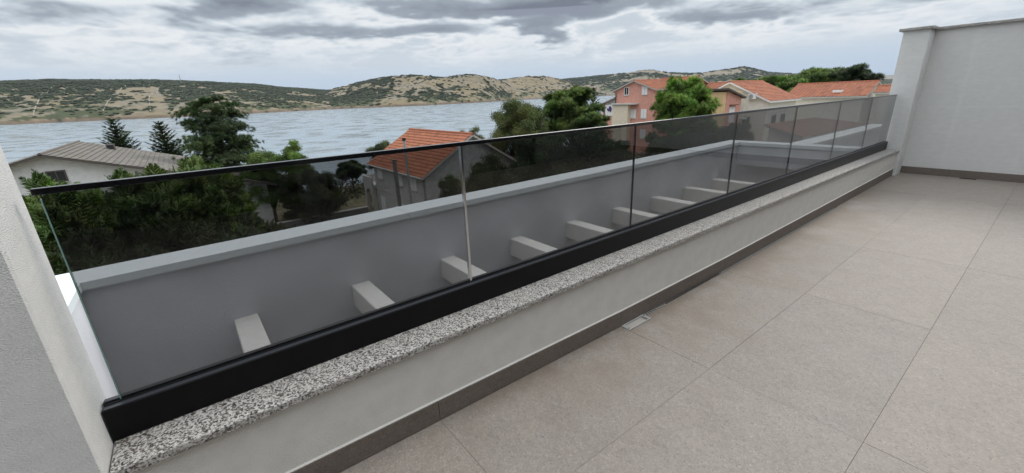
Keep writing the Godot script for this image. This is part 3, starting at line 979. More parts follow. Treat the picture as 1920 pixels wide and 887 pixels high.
	bx(skm, "pane", V(-18.0, -0.70, 63.0), V(-17.3, -0.685, 63.7), M.pane)
	bx(h, "chimney", V(-22.3, -0.3, 66.3), V(-21.8, 0.25, 66.8), M.wall_white, 0.02)
	h = thing("small_orange_roof_house", V(-13, -10, 67), "small house with short orange roof beside the far white pier", "house")
	gable_house(h, -14.0, -10.4, 63.0, 66.0, -10, -1.0, -0.42, "x", 0.25, M.wall_cream, orange, M.fascia, 0.4)
	# --- brown-roofed annex seen through the far panes
	h = thing("brown_roof_outbuilding", V(-13, -8, 40), "low outbuilding with brown tiled roof behind the far glass panes", "house")
	b = MB.new()
	var A := V(-18.0, -3.72, 46.2)
	var B := V(-11.0, -3.72, 35.6)
	var C := V(-9.0, -3.1, 41.0)
	var D := V(-14.6, -3.1, 47.4)
	var down := Vector3(0, -7, 0)
	b.quad(A, B, B + down, A + down, Vector3(-1, 0, 1))
	b.quad(B, C, C + down, B + down, Vector3(1, 0, 0.3))
	b.quad(C, D, D + down, C + down, Vector3(1, 0, -1))
	b.quad(D, A, A + down, D + down, Vector3(-1, 0, -1))
	put(h, "wall", b, M.wall_white)
	b = MB.new()
	var up2 := Vector3(0, 0.16, 0)
	var ex := Vector3(-0.35, 0, 0.35)
	b.quad(A + ex, B + ex, C, D, Vector3.UP)
	b.quad(A + ex + up2, B + ex + up2, C + up2, D + up2, Vector3.UP)
	b.quad(A + ex, B + ex, B + ex + up2, A + ex + up2, Vector3(-1, 0, 1))
	b.quad(B + ex, C, C + up2, B + ex + up2, Vector3(1, 0, 0.3))
	var rf := put(h, "roof", b, M.fascia)
	b = MB.new()
	roof_tiles(b, A + ex + up2 * 1.1, B + ex + up2 * 1.1, C + up2 * 1.1, D + up2 * 1.1, Color(0.22, 0.115, 0.08), 0.3)
	put(rf, "roof_tiles", b, M.roof).set_meta("kind", "stuff")
	# garden wall towards the shore
	h = thing("garden_wall", V(-41, -10.6, 6), "low grey garden wall between the two shore houses", "wall")
	bx(h, "wall", V(-41.2, -11.2, -2.0), V(-40.9, -9.85, 13.4), M.concrete, 0.03)
	bx(h, "coping", V(-41.26, -9.849, -2.05), V(-40.84, -9.77, 13.45), M.fascia, 0.02)

# ------------------------------------------------------------------ vegetation
func needles(seed_: int, n: int, w: float) -> ArrayMesh:       # a tuft: thin blades over the upper half space, unit radius
	var r := RandomNumberGenerator.new()
	r.seed = seed_
	var b := MB.new()
	for i in n:
		var d := Vector3(r.randfn(), absf(r.randfn()) * 0.9 + 0.15, r.randfn()).normalized()
		var s := d.cross(Vector3(r.randfn(), r.randfn(), r.randfn())).normalized() * w
		var l := r.randf_range(0.65, 1.0)
		var k := r.randf_range(0.75, 1.25)
		b.col = Color(k, k, k * r.randf_range(0.8, 1.1))
		var nn := (d + Vector3.UP * 0.6).normalized()
		b.tri3(d * 0.12 - s * 0.6, d * 0.12 + s * 0.6, d * l * 0.7 + s, nn, nn, nn)
		b.tri3(d * 0.12 - s * 0.6, d * l * 0.7 + s, d * l, nn, nn, nn)
	var m := b.mesh(Vector3.ZERO)
	m.surface_set_material(0, M.leaf)
	return m

func spray(seed_: int, upright: bool) -> ArrayMesh:             # a feathery frond pointing along +X (or +Y), unit length
	var r := RandomNumberGenerator.new()
	r.seed = seed_
	var b := MB.new()
	for i in 20:
		var t := 0.05 + 0.95 * i / 19.0
		for s in [-1.0, 1.0]:
			var ln := (0.46 * (1.0 - t) + 0.12) * r.randf_range(0.7, 1.15)
			var ang: float = s * r.randf_range(0.5, 0.95)
			var p := Vector3(t * 0.85, 0.06 * sin(t * 3.0) - 0.10 * t * t, 0)
			var d := Vector3(cos(ang), r.randf_range(-0.12, 0.30), sin(ang)).normalized()
			var w := Vector3(-d.z, r.randf_range(-0.4, 0.4), d.x).normalized() * 0.036
			var k := r.randf_range(0.75, 1.25)
			b.col = Color(k, k, k * r.randf_range(0.8, 1.1))
			var nn := Vector3(r.randfn(0, 0.3), 1, r.randfn(0, 0.3)).normalized()
			if upright:
				p = Vector3(p.y, p.x, p.z)
				d = Vector3(d.y, d.x, d.z)
				w = Vector3(w.y, w.x, w.z)
			b.tri3(p - w * 0.5, p + w * 0.5, p + d * ln * 0.6 + w, nn, nn, nn)
			b.tri3(p - w * 0.5, p + d * ln * 0.6 + w, p + d * ln, nn, nn, nn)
	var m := b.mesh(Vector3.ZERO)
	m.surface_set_material(0, M.leaf)
	return m

func leaves(seed_: int, n: int, size: float) -> ArrayMesh:      # loose ball of leaf-shaped faces, unit radius
	var r := RandomNumberGenerator.new()
	r.seed = seed_
	var b := MB.new()
	for i in n:
		var p := Vector3(r.randfn(), r.randfn() * 0.8, r.randfn()).normalized() * sqrt(r.randf())
		var nn := (Vector3(r.randfn(), r.randfn(), r.randfn()).normalized() + p * 0.6 + Vector3.UP * 0.7).normalized()
		var a := nn.cross(Vector3(r.randfn(), r.randfn(), r.randfn())).normalized() * size * r.randf_range(0.7, 1.2)
		var c := nn.cross(a) * 0.55
		var k := r.randf_range(0.72, 1.28)
		b.col = Color(k, k, k * r.randf_range(0.8, 1.1))
		b.tri3(p - a, p - c, p + a, nn, nn, nn)
		b.tri3(p - a, p + c, p + a, nn, nn, nn)
	var m := b.mesh(Vector3.ZERO)
	m.surface_set_material(0, M.leaf)
	return m

var tuft := {}

func crown_node(root: Node3D, called: String, mesh_key: String, items: Array) -> MultiMeshInstance3D:
	var mm := MultiMesh.new()
	mm.transform_format = MultiMesh.TRANSFORM_3D
	mm.use_colors = true
	mm.mesh = tuft[mesh_key]
	mm.instance_count = items.size()
	var o := origin_of(root)
	for i in items.size():
		var it: Array = items[i]
		mm.set_instance_transform(i, Transform3D(it[1], it[0] - o))
		mm.set_instance_color(i, it[2])
	var mi := MultiMeshInstance3D.new()
	mi.name = numbered(root, called)
	mi.multimesh = mm
	root.add_child(mi, true)
	mi.set_meta("kind", "stuff")
	return mi

func rnd_dir() -> Vector3:
	return Vector3(rng.randfn(), rng.randfn(), rng.randfn()).normalized()

func up_basis(d: Vector3, s: float) -> Basis:                   # local +Y along d
	var y := d.normalized()
	var x := y.cross(rnd_dir()).normalized()
	return Basis(x, y, x.cross(y)).scaled_local(Vector3.ONE * s)

func fwd_basis(d: Vector3, s: float) -> Basis:                  # local +X along d, +Y roughly up
	var x := d.normalized()
	var z := x.cross(Vector3.UP + rnd_dir() * 0.35).normalized()
	return Basis(x, z.cross(x), z).scaled_local(Vector3.ONE * s)

func vary(c: Color, lo := 0.65, hi := 1.35, warm := 0.12) -> Color:
	var k := rng.randf_range(lo, hi)
	return Color(c.r * k * (1.0 + rng.randf_range(-warm, warm)), c.g * k, c.b * k * (1.0 + rng.randf_range(-warm, warm)))

# rounded crown: clumps of tufts in an ellipsoid, carried by limbs
func round_tree(called: String, label: String, cat: String, group: String, x: float, z: float, gy: float, top: float, rx: float, ch: float, key: String, col: Color, clumps: int, per: int, ts: float, flat := 0.6, bark: Material = null, open := 0.0, low := -0.75) -> Node3D:
	var t := thing(called, V(x, gy, z), label, cat, group)
	var c := V(x, top - ch * 0.5, z)
	var items := []
	col = col * 1.0
	var limb := MB.new()
	var base := V(x, gy - 0.3, z)
	var fork := V(x + rng.randf_range(-0.2, 0.2) * rx, lerpf(gy, top - ch, 0.75) if gy < top - ch else gy + 0.3, z)
	var tr := clampf((top - gy) * 0.025, 0.05, 0.35)
	limb.tube(PackedVector3Array([base, base.lerp(fork, 0.5) + Vector3(tr * 0.7, 0, tr * 0.4), fork, c + Vector3(0, ch * 0.15, 0)]), PackedFloat32Array([tr * 1.35, tr, tr * 0.85, tr * 0.3]), 8)
	for i in clumps:
		var d := rnd_dir()
		if d.y < low:
			d.y = -d.y
		var q := pow(rng.randf(), 0.42)
		if open > 0.0:
			q = lerpf(q, 1.0, open)
		var p := c + Vector3(d.x * rx, d.y * ch * 0.5, d.z * rx) * q * rng.randf_range(0.82, 1.04)
		var rc := rx * rng.randf_range(0.16, 0.32)
		if i % 4 == 0:
			limb.tube(PackedVector3Array([fork.lerp(c, rng.randf_range(0.0, 0.7)), fork.lerp(p, 0.6) + Vector3(0, -0.1, 0), p]), PackedFloat32Array([tr * 0.4, tr * 0.22, tr * 0.06]), 5)
		var cc := vary(col, 0.55, 1.45)
		for k in per:
			var e := rnd_dir() * pow(rng.randf(), 0.5)
			e.y *= flat
			var pp := p + e * rc
			var out := (pp - c) / Vector3(rx, ch * 0.5, rx)
			items.append([pp, up_basis(out * 0.8 + Vector3.UP * 0.7 + rnd_dir() * 0.6, ts * rng.randf_range(0.7, 1.25)), vary(cc, 0.8, 1.22, 0.08)])
	put(t, "trunk", limb, bark if bark else M.bark)
	crown_node(t, "crown", key, items)
	return t

# layered conifer: whorls of branches carrying flat sprays
func conifer(called: String, label: String, cat: String, group: String, x: float, z: float, gy: float, top: float, r: float, ch: float, col: Color, levels: int, nb: int, ss: float, shape := 0.9, lift := 0.15, irregular := 0.25, key := "spray") -> Node3D:
	var t := thing(called, V(x, gy, z), label, cat, group)
	var b := MB.new()
	var tr := (top - gy) * 0.018
	b.tube(PackedVector3Array([V(x, gy - 0.3, z), V(x + 0.05, (gy + top) * 0.5, z), V(x, top, z)]), PackedFloat32Array([tr * 1.3, tr, 0.02]), 8)
	var items := []
	for i in levels:
		var u := (i + rng.randf() * 0.6) / levels                # 0 bottom of the crown, 1 top
		var y := top - ch * (1.0 - u)
		var rr := r * (pow(1.0 - u, shape) + 0.04)
		if u < 0.12:
			rr *= 0.65 + 2.5 * u
		for k in nb:
			var a := TAU * (k + rng.randf()) / nb
			var ln := rr * rng.randf_range(1.0 - irregular * 1.6, 1.0 + irregular)
			var dir := Vector3(cos(a), lift + 0.5 * u + rng.randf_range(-0.12, 0.12), sin(a))
			var p0 := V(x, y, z)
			var p1 := p0 + dir * ln
			if ln > 0.4:
				b.tube(PackedVector3Array([p0, p0.lerp(p1, 0.5) + Vector3(0, -0.03 * ln, 0), p1]), PackedFloat32Array([tr * 0.35, tr * 0.2, 0.008]), 4)
			var steps := maxi(2, int(ln / (ss * 0.36)))
			var cc := vary(col, 0.72, 1.3)
			for s in steps:
				var f := lerpf(0.22, 1.0, float(s) / maxf(1.0, steps - 1.0))
				var p := p0.lerp(p1, f) + Vector3(0, -0.04 * ln * sin(f * PI), 0)
				for w in 2:
					var side := Vector3(-dir.z, 0, dir.x).normalized() * (1.0 if w == 0 else -1.0)
					var d := (dir.normalized() * (0.9 if f < 0.95 else 2.5) + side * rng.randf_range(0.5, 1.1) + Vector3.UP * rng.randf_range(-0.1, 0.4))
					items.append([p, fwd_basis(d, ss * rng.randf_range(0.7, 1.2) * (0.65 + 0.35 * (1.0 - u))), vary(cc, 0.8, 1.22, 0.08)])
	put(t, "trunk", b, M.bark)
	crown_node(t, "crown", key, items)
	return t

# broad old conifer: flat pads of needle tufts round a trunk, rounded top, gaps between the pads
func layered_tree(called: String, label: String, x: float, z: float, gy: float, top: float, r: float, ch: float, col: Color) -> Node3D:
	var t := thing(called, V(x, gy, z), label, "tree")
	var b := MB.new()
	b.tube(PackedVector3Array([V(x, gy - 0.3, z), V(x + 0.1, (gy + top) * 0.5, z), V(x, top - 0.3, z)]), PackedFloat32Array([0.32, 0.22, 0.03]), 8)
	var items := []
	var levels := 17
	for i in levels:
		var u := (i + 0.5) / levels
		var y := top - ch * (1.0 - u)
		var rr := r * pow(sin(PI * clampf(0.16 + 0.82 * u, 0.0, 1.0)), 0.55) * (0.92 + 0.16 * sin(i * 2.3)) + 0.25
		var n := 5 if u < 0.8 else 4
		for k in n:
			var a := TAU * (k + rng.randf() * 0.9 + 0.37 * i) / n
			var reach := rr * rng.randf_range(0.42, 1.06)
			var pc := V(x, y, z) + Vector3(cos(a) * reach * 0.74, rng.randf_range(-0.2, 0.35), sin(a) * reach * 0.74)
			b.tube(PackedVector3Array([V(x, y - 0.25, z), V(x, y - 0.1, z).lerp(pc, 0.6), pc]), PackedFloat32Array([0.07, 0.05, 0.02]), 5)
			var pr := reach * 0.42 + 0.16
			var cc := vary(col, 0.6, 1.5)
			for s in int(22 + 44 * pr):
				var o := Vector3(rng.randfn(), rng.randfn() * 0.26, rng.randfn()) * 0.52 * pr
				o.y += 0.10 * pr * cos(o.length() * 2.0) - 0.05 * o.length()
				var out := Vector3(cos(a), 0.7, sin(a)) + rnd_dir() * 0.7
				items.append([pc + o, up_basis(out, rng.randf_range(0.22, 0.42)), vary(cc, 0.8, 1.25, 0.08)])
	put(t, "trunk", b, M.bark)
	crown_node(t, "crown", "needle_fine", items)
	return t

func P(az: float, d: float) -> Vector2:
	return Vector2(d * sin(deg_to_rad(az)), d * cos(deg_to_rad(az)))

func H(el: float, d: float) -> float:
	return d * tan(deg_to_rad(el))

func bare_branch(b: MB, p: Vector3, d: Vector3, ln: float, r: float, depth: int) -> void:
	var mid := p + d * ln * 0.5 + rnd_dir() * ln * 0.07
	var q := p + d * ln + rnd_dir() * ln * 0.1
	b.tube(PackedVector3Array([p, mid, q]), PackedFloat32Array([r, r * 0.85, r * 0.7]), 6)
	if depth == 0:
		return
	for k in (3 if depth > 2 else 2):
		var e := (d + rnd_dir() * 0.75 + Vector3.UP * 0.15).normalized()
		bare_branch(b, q if k < 2 else mid, e, ln * rng.randf_range(0.55, 0.8), r * 0.6, depth - 1)

func build_trees() -> void:
	tuft.needle = needles(1, 40, 0.055)
	tuft.needle_fine = needles(2, 46, 0.045)
	tuft.spray = spray(3, false)
	tuft.frond = spray(6, true)
	tuft.leaf = leaves(4, 34, 0.17)
	tuft.leaf_small = leaves(5, 40, 0.11)
	var cedar := Color(0.045, 0.072, 0.030)
	var pine := Color(0.11, 0.17, 0.036)
	var olive := Color(0.095, 0.115, 0.04)
	var fresh := Color(0.13, 0.20, 0.045)
	var juniper := Color(0.125, 0.185, 0.05)
	var q: Vector2
	# the big dark cedar and two small firs at the water
	q = P(-86.3, 52)
	layered_tree("cedar_tree", "large dark cedar with ragged layers rising above the far shore", q.x, q.y, -10.4, 1.0, 3.55, 9.4, Color(0.065, 0.105, 0.036))
	q = P(-94.6, 62.5)
	conifer("fir_tree", "small pointed fir left of the skylight roof ridge", "tree", "firs behind the grey roof", q.x, q.y, -11.2, -0.75, 2.3, 7.0, cedar, 22, 9, 0.62, 0.85, 0.30, 0.2)
	q = P(-91.1, 62.5)
	conifer("fir_tree", "small pointed fir between the other fir and the large cedar", "tree", "firs behind the grey roof", q.x, q.y, -11.2, -1.25, 2.4, 7.0, cedar, 21, 9, 0.62, 0.85, 0.30, 0.25)
	# junipers close to the terrace, left
	var jl := [[-100.6, 14.0, -6.4, 0.8, 7.5, "feathery juniper nearest the white end wall"], [-94.3, 15.5, -6.0, 1.0, 8.0, "bushy juniper covering the white gable of the grey-roofed house"], [-90.4, 17.0, -5.6, 0.95, 8.0, "bright green juniper in front of the grey shingle roof"], [-87.4, 19.5, -5.8, 0.9, 8.0, "juniper under the large cedar, its top just over the rail"]]
	for j in jl:
		q = P(j[0], j[1])
		round_tree("juniper", j[5], "tree", "junipers below the terrace", q.x, q.y, -10.2, H(j[2], j[1]), j[3], 3.6, "frond", juniper, int(60 + 20 * j[3]), 26, 0.42, 0.6)
	var jb := [[-98.5, 12.5, -10.5, 1.3, "dark juniper bush lowest behind the first glass pane, by the end wall"], [-93.5, 14.5, -9.5, 1.7, "wide dark juniper bush in the middle of the first glass pane"], [-88.2, 17.5, -8.6, 1.2, "dark juniper bush left of the white gable wall in the first pane"], [-83.5, 20.0, -13.6, 1.3, "low bush before the white wall corner in the first pane"], [-102.0, 17.0, -7.5, 1.6, "shrub in the gap between end wall and glass edge"], [-95.0, 19.0, -7.0, 1.9, "tall dark juniper farther behind the first pane"], [-88.8, 13.0, -14.0, 1.3, "lowest dark bush just above the metal capping in the first pane"]]
	for j in jb:
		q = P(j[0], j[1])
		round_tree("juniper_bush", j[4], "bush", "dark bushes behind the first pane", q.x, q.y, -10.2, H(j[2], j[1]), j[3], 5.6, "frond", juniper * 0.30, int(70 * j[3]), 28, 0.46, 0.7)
	# light green trees right of the cedar
	q = P(-82.6, 45)
	round_tree("broadleaf_tree", "light green tree touching the right side of the large cedar", "tree", "", q.x, q.y, -10.4, H(-4.5, 45), 2.0, 6.4, "leaf", fresh * 0.9, 60, 34, 0.36)
	q = P(-79.4, 44)
	round_tree("broadleaf_tree", "light green tree top peeking over the rail before open water", "tree", "", q.x, q.y, -10.4, H(-4.05, 44), 1.35, 4.4, "leaf", fresh, 36, 34, 0.34)
	q = P(-77.6, 41)
	round_tree("dark_shrub", "dark rounded shrub behind glass left of the bare tree", "bush", "", q.x, q.y, -10.4, H(-7.4, 41), 2.2, 5.0, "leaf", olive * 0.5, 70, 34, 0.36)
	q = P(-80.2, 42)
	round_tree("dark_shrub", "dark shrub behind glass right of the white gable corner", "bush", "", q.x, q.y, -10.4, H(-7.2, 42), 1.0, 5.6, "leaf", olive * 0.45, 50, 34, 0.36)
	# bare tree
	q = P(-75.5, 47)
	var t := thing("bare_tree", V(q.x, -10.5, q.y), "leafless forked tree standing before the water behind glass", "tree")
	var b := MB.new()
	bare_branch(b, V(q.x, -10.9, q.y), Vector3(0.1, 1, 0.05).normalized(), 1.0, 0.17, 0)
	bare_branch(b, V(q.x, -10.0, q.y), Vector3(-0.35, 0.9, -0.5).normalized(), 1.35, 0.12, 4)
	bare_branch(b, V(q.x, -10.0, q.y), Vector3(0.2, 0.95, 0.45).normalized(), 1.45, 0.12, 4)
	put(t, "trunk", b, M.bark_grey)
	# round pines between bare tree and house
	q = P(-73.2, 55)
	round_tree("umbrella_pine", "round headed pine between the bare tree and the arched porch", "tree", "", q.x, q.y, -10.9, H(-7.1, 55), 1.75, 3.1, "needle", cedar * 1.15, 42, 34, 0.42, 0.6, null, 0.0, -0.35)
	q = P(-69.2, 60)
	round_tree("round_tree", "green tree top showing behind the left end of the orange roof", "tree", "", q.x, q.y, -10.9, H(-4.55, 60), 2.1, 5.5, "leaf", olive * 0.85, 46, 34, 0.45)
	# bush before the gable of the orange-roofed house
	q = P(-55.4, 26)
	round_tree("olive_bush", "broad olive green bush in front of the grey gable wall", "bush", "", q.x, q.y, -10.2, H(-7.6, 26), 1.9, 5.6, "leaf", olive * 0.7, 80, 40, 0.28, 0.7, M.bark_grey)
	q = P(-60.6, 28)
	round_tree("olive_bush", "small olive green bush left of the chrome glass joint", "bush", "", q.x, q.y, -10.2, H(-9.4, 28), 0.9, 3.6, "leaf_small", olive, 40, 40, 0.3, 0.7, M.bark_grey)
	# middle group
	q = P(-51.4, 46)
	round_tree("oak_tree", "broad brownish green tree in the middle against the bay", "tree", "trees between the orange and the pink house", q.x, q.y, -10.2, H(-0.35, 46), 3.4, 7.2, "leaf", Color(0.115, 0.14, 0.045), 95, 40, 0.40, 0.75, M.bark_grey, 0.15)
	q = P(-44.3, 50)
	round_tree("pine_tree", "tall bright pine just left of the pink house", "tree", "trees between the orange and the pink house", q.x, q.y, -10.2, H(0.85, 50), 3.2, 6.5, "needle_fine", pine, 100, 40, 0.5, 0.6)
	q = P(-41.9, 47)
	round_tree("pine_tree", "lower spreading pine bough in front of the pink porch", "tree", "trees between the orange and the pink house", q.x, q.y, -10.2, H(-1.7, 47), 1.7, 3.2, "needle_fine", pine * 0.9, 46, 40, 0.45, 0.5)
	q = P(-41.5, 62)
	conifer("cypress_tree", "dark narrow cypress behind the tall pine at the bay", "tree", "", q.x, q.y, -10.5, 0.55, 1.3, 8.0, cedar, 22, 7, 0.6, 0.6, 0.5, 0.2)
	q = P(-56.9, 38)
	round_tree("sapling", "thin sapling rising beside the orange roof gable", "tree", "", q.x, q.y, -10.2, H(-3.55, 38), 0.75, 2.6, "leaf_small", olive, 20, 26, 0.3)
	q = P(-58.8, 47)
	round_tree("sapling", "pale grassy treetop just behind the orange ridge end", "tree", "", q.x, q.y, -10.2, H(-4.0, 47), 0.8, 2.2, "leaf_small", Color(0.12, 0.12, 0.05), 18, 26, 0.3)
	var under := [[-48.6, 33, -5.6, 2.5, 6.5, "dark thicket behind the third glass pane under the broad tree"], [-46.0, 34, -5.2, 2.6, 6.5, "dark thicket under the tall bright pine"], [-41.2, 35, -4.6, 2.4, 6.5, "dark thicket below the pink porch"], [-37.6, 36, -6.0, 1.3, 5.0, "sparse dark shrub before the pale bay of the pink house"], [-32.8, 36, -5.2, 1.9, 6.0, "dark thicket under the bright pine before the pink wall"], [-28.6, 37, -4.4, 2.4, 6.0, "dark thicket right of the bright pine trunk"], [-25.0, 39, -3.4, 1.3, 6.0, "dark shrub below the yellow and pink block"], [-47.0, 25, -12.2, 1.8, 4.0, "low bush just over the metal capping in the third pane"]]
	for u in under:
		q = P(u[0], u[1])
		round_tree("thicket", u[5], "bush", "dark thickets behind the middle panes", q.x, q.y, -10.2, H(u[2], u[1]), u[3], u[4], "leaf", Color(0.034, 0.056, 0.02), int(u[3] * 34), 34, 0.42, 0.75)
	q = P(-30.7, 42)
	round_tree("pine_tree", "dense bright green pine in front of the pink house", "tree", "", q.x, q.y, -10.2, H(1.12, 42), 2.7, 6.6, "needle_fine", Color(0.15, 0.245, 0.04), 130, 42, 0.44, 0.8)
	q = P(-23.4, 38)
	round_tree("small_shrub", "small leafy shrub before the white house seen through glass", "bush", "", q.x, q.y, -8.5, H(-3.9, 38), 0.6, 2.0, "leaf_small", olive * 0.7, 16, 26, 0.26)
	# far pines, right
	var far := [[-20.8, 98, 0.95, 4.3, 5.5, pine, "light green umbrella pine behind the white gable roof"], [-17.6, 104, 1.52, 5.2, 6.5, pine * 0.9, "broad dark umbrella pine above the long orange roof"], [-22.9, 110, 0.72, 2.8, 4.5, pine, "pale pine top at the left of the far row"], [-24.6, 92, 0.78, 1.6, 3.0, pine * 1.1, "small green treetop just over the white gable peak"]]
	for f in far:
		q = P(f[0], f[1])
		round_tree("umbrella_pine", f[6], "tree", "far pines behind the orange roofs", q.x, q.y, -9.5, H(f[2], f[1]), f[3], f[4], "needle", f[5] * 1.35, int(f[3] * 16), 36, 0.75, 0.5, null, 0.0, -0.5)
	q = P(-14.5, 100)
	round_tree("aleppo_pine", "sparse dark pine with sky gaps right of the far row", "tree", "far pines behind the orange roofs", q.x, q.y, -9.5, H(1.7, 100), 3.6, 5.2, "needle", cedar, 34, 24, 0.7, 0.45, null, 0.3)
	# ground cover along the shore
	var items := []
	for i in 2600:
		var x := rng.randf_range(-64.0, -20.0)
		var z := rng.randf_range(-30.0, 75.0)
		if x > -46.0 and x < -28.5 and z > 12.0 and z < 25.0:
			continue
		if x < -42.0 and z < 6.5:
			continue
		if x > -40.8 and x < -33.0 and z < 13.0 and rng.randf() < 0.75:
			continue
		items.append([V(x, ground_y(x, z) - EYE + 0.15, z), up_basis(Vector3.UP + rnd_dir() * 0.3, rng.randf_range(0.5, 1.1)), vary(olive * 0.5, 0.5, 1.1)])
	var mm := MultiMeshInstance3D.new()
	mm.name = "undergrowth"
	mm.multimesh = MultiMesh.new()
	mm.multimesh.transform_format = MultiMesh.TRANSFORM_3D
	mm.multimesh.use_colors = true
	mm.multimesh.mesh = tuft.leaf
	mm.multimesh.instance_count = items.size()
	for i in items.size():
		mm.multimesh.set_instance_transform(i, Transform3D(items[i][1], items[i][0]))
		mm.multimesh.set_instance_color(i, items[i][2])
	add_child(mm, true)
	mm.set_meta("kind", "stuff")
	tag(mm, "low scrub covering the ground between the shore houses", "undergrowth")

# ------------------------------------------------------------------ land, sea, hills
var gn: FastNoiseLite

func ground_y(x: float, z: float) -> float:                     # world height
	var coast := -65.0 + 2.0 * gn.get_noise_2d(z * 0.6, 3.0)
	var g := 2.0 + 0.35 * gn.get_noise_2d(x, z)
	g += 0.9 * smoothstep(20.0, 90.0, z) * smoothstep(-60.0, -20.0, x)
	return lerpf(-2.5, g, smoothstep(coast - 5.0, coast + 6.0, x))

func grid_mesh(nx: int, nz: int, f: Callable) -> ArrayMesh:      # f(i, j) -> [position, colour]
	var v := PackedVector3Array()
	var c := PackedColorArray()
	v.resize(nx * nz)
	c.resize(nx * nz)
	for j in nz:
		for i in nx:
			var r: Array = f.call(i, j)
			v[j * nx + i] = r[0]
			c[j * nx + i] = r[1]
	var n := PackedVector3Array()
	n.resize(nx * nz)
	for j in nz:
		for i in nx:
			var du := v[j * nx + mini(i + 1, nx - 1)] - v[j * nx + maxi(i - 1, 0)]
			var dv := v[mini(j + 1, nz - 1) * nx + i] - v[maxi(j - 1, 0) * nx + i]
			var k := du.cross(dv).normalized()
			n[j * nx + i] = k if k.y > 0.0 else -k
	var flip := (v[1] - v[0]).cross(v[nx] - v[0]).y > 0.0
	var ix := PackedInt32Array()
	for j in nz - 1:
		for i in nx - 1:
			var a := j * nx + i
			if flip:
				ix.append_array(PackedInt32Array([a, a + nx, a + 1, a + 1, a + nx, a + nx + 1]))
			else:
				ix.append_array(PackedInt32Array([a, a + 1, a + nx, a + 1, a + nx + 1, a + nx]))
	var arr := []
	arr.resize(Mesh.ARRAY_MAX)
	arr[Mesh.ARRAY_VERTEX] = v
	arr[Mesh.ARRAY_NORMAL] = n
	arr[Mesh.ARRAY_COLOR] = c
	arr[Mesh.ARRAY_INDEX] = ix
	var m := ArrayMesh.new()
	m.add_surface_from_arrays(Mesh.PRIMITIVE_TRIANGLES, arr)
	return m

var hn1: FastNoiseLite
var hn2: FastNoiseLite
var hn3: FastNoiseLite
var hn4: FastNoiseLite

func hill_height(h: Dictionary, az: float, t: float) -> Vector3:
	var s := interp(h.shore, az)
	var D := interp(h.depth, az)
	var r := s + D * t
	var el := interp(h.ridge, az)
	var hr := tan(deg_to_rad(el)) * (s + D) + EYE
	var x := r * sin(deg_to_rad(az))
	var z := r * cos(deg_to_rad(az))
	var prof: float
	if t <= 1.0:
		prof = pow(maxf(t, 0.0), h.power)
	else:
		prof = 1.0 - 0.5 * pow(t - 1.0, 1.3)
	var mid := clampf(t * (1.05 - t) * 3.6, 0.0, 1.0)
	var n1 := hn1.get_noise_2d(x, z)
	var gul := 1.0 - absf(hn2.get_noise_2d(x * h.gully, z * h.gully)) * 2.0
	var y: float = hr * prof * (1.0 + mid * (0.16 * n1 - h.rough * gul)) + hr * 0.012 * hn3.get_noise_2d(x * 2.0, z * 2.0)
	var cliff := 6.0 + 4.0 * hn3.get_noise_2d(x, z)
	y = maxf(y, minf(cliff, cliff * t * 70.0))
	if t <= 0.0:
		y = -6.0
	return Vector3(x, y, -z)

func cover(h: Dictionary, az: float, t: float, p: Vector3) -> float:  # 0 bare rock .. 1 closed scrub
	var a: float = hn2.get_noise_2d(p.x * h.patch, p.z * h.patch) * h.amp
	var b := hn3.get_noise_2d(p.x * 1.3, p.z * 1.3)
	var base := interp(h.cover, t)
	var side := interp(h.cover_az, az)
	return clampf(base + side + 0.16 + 0.85 * a + 0.85 * b, 0.0, 1.0)

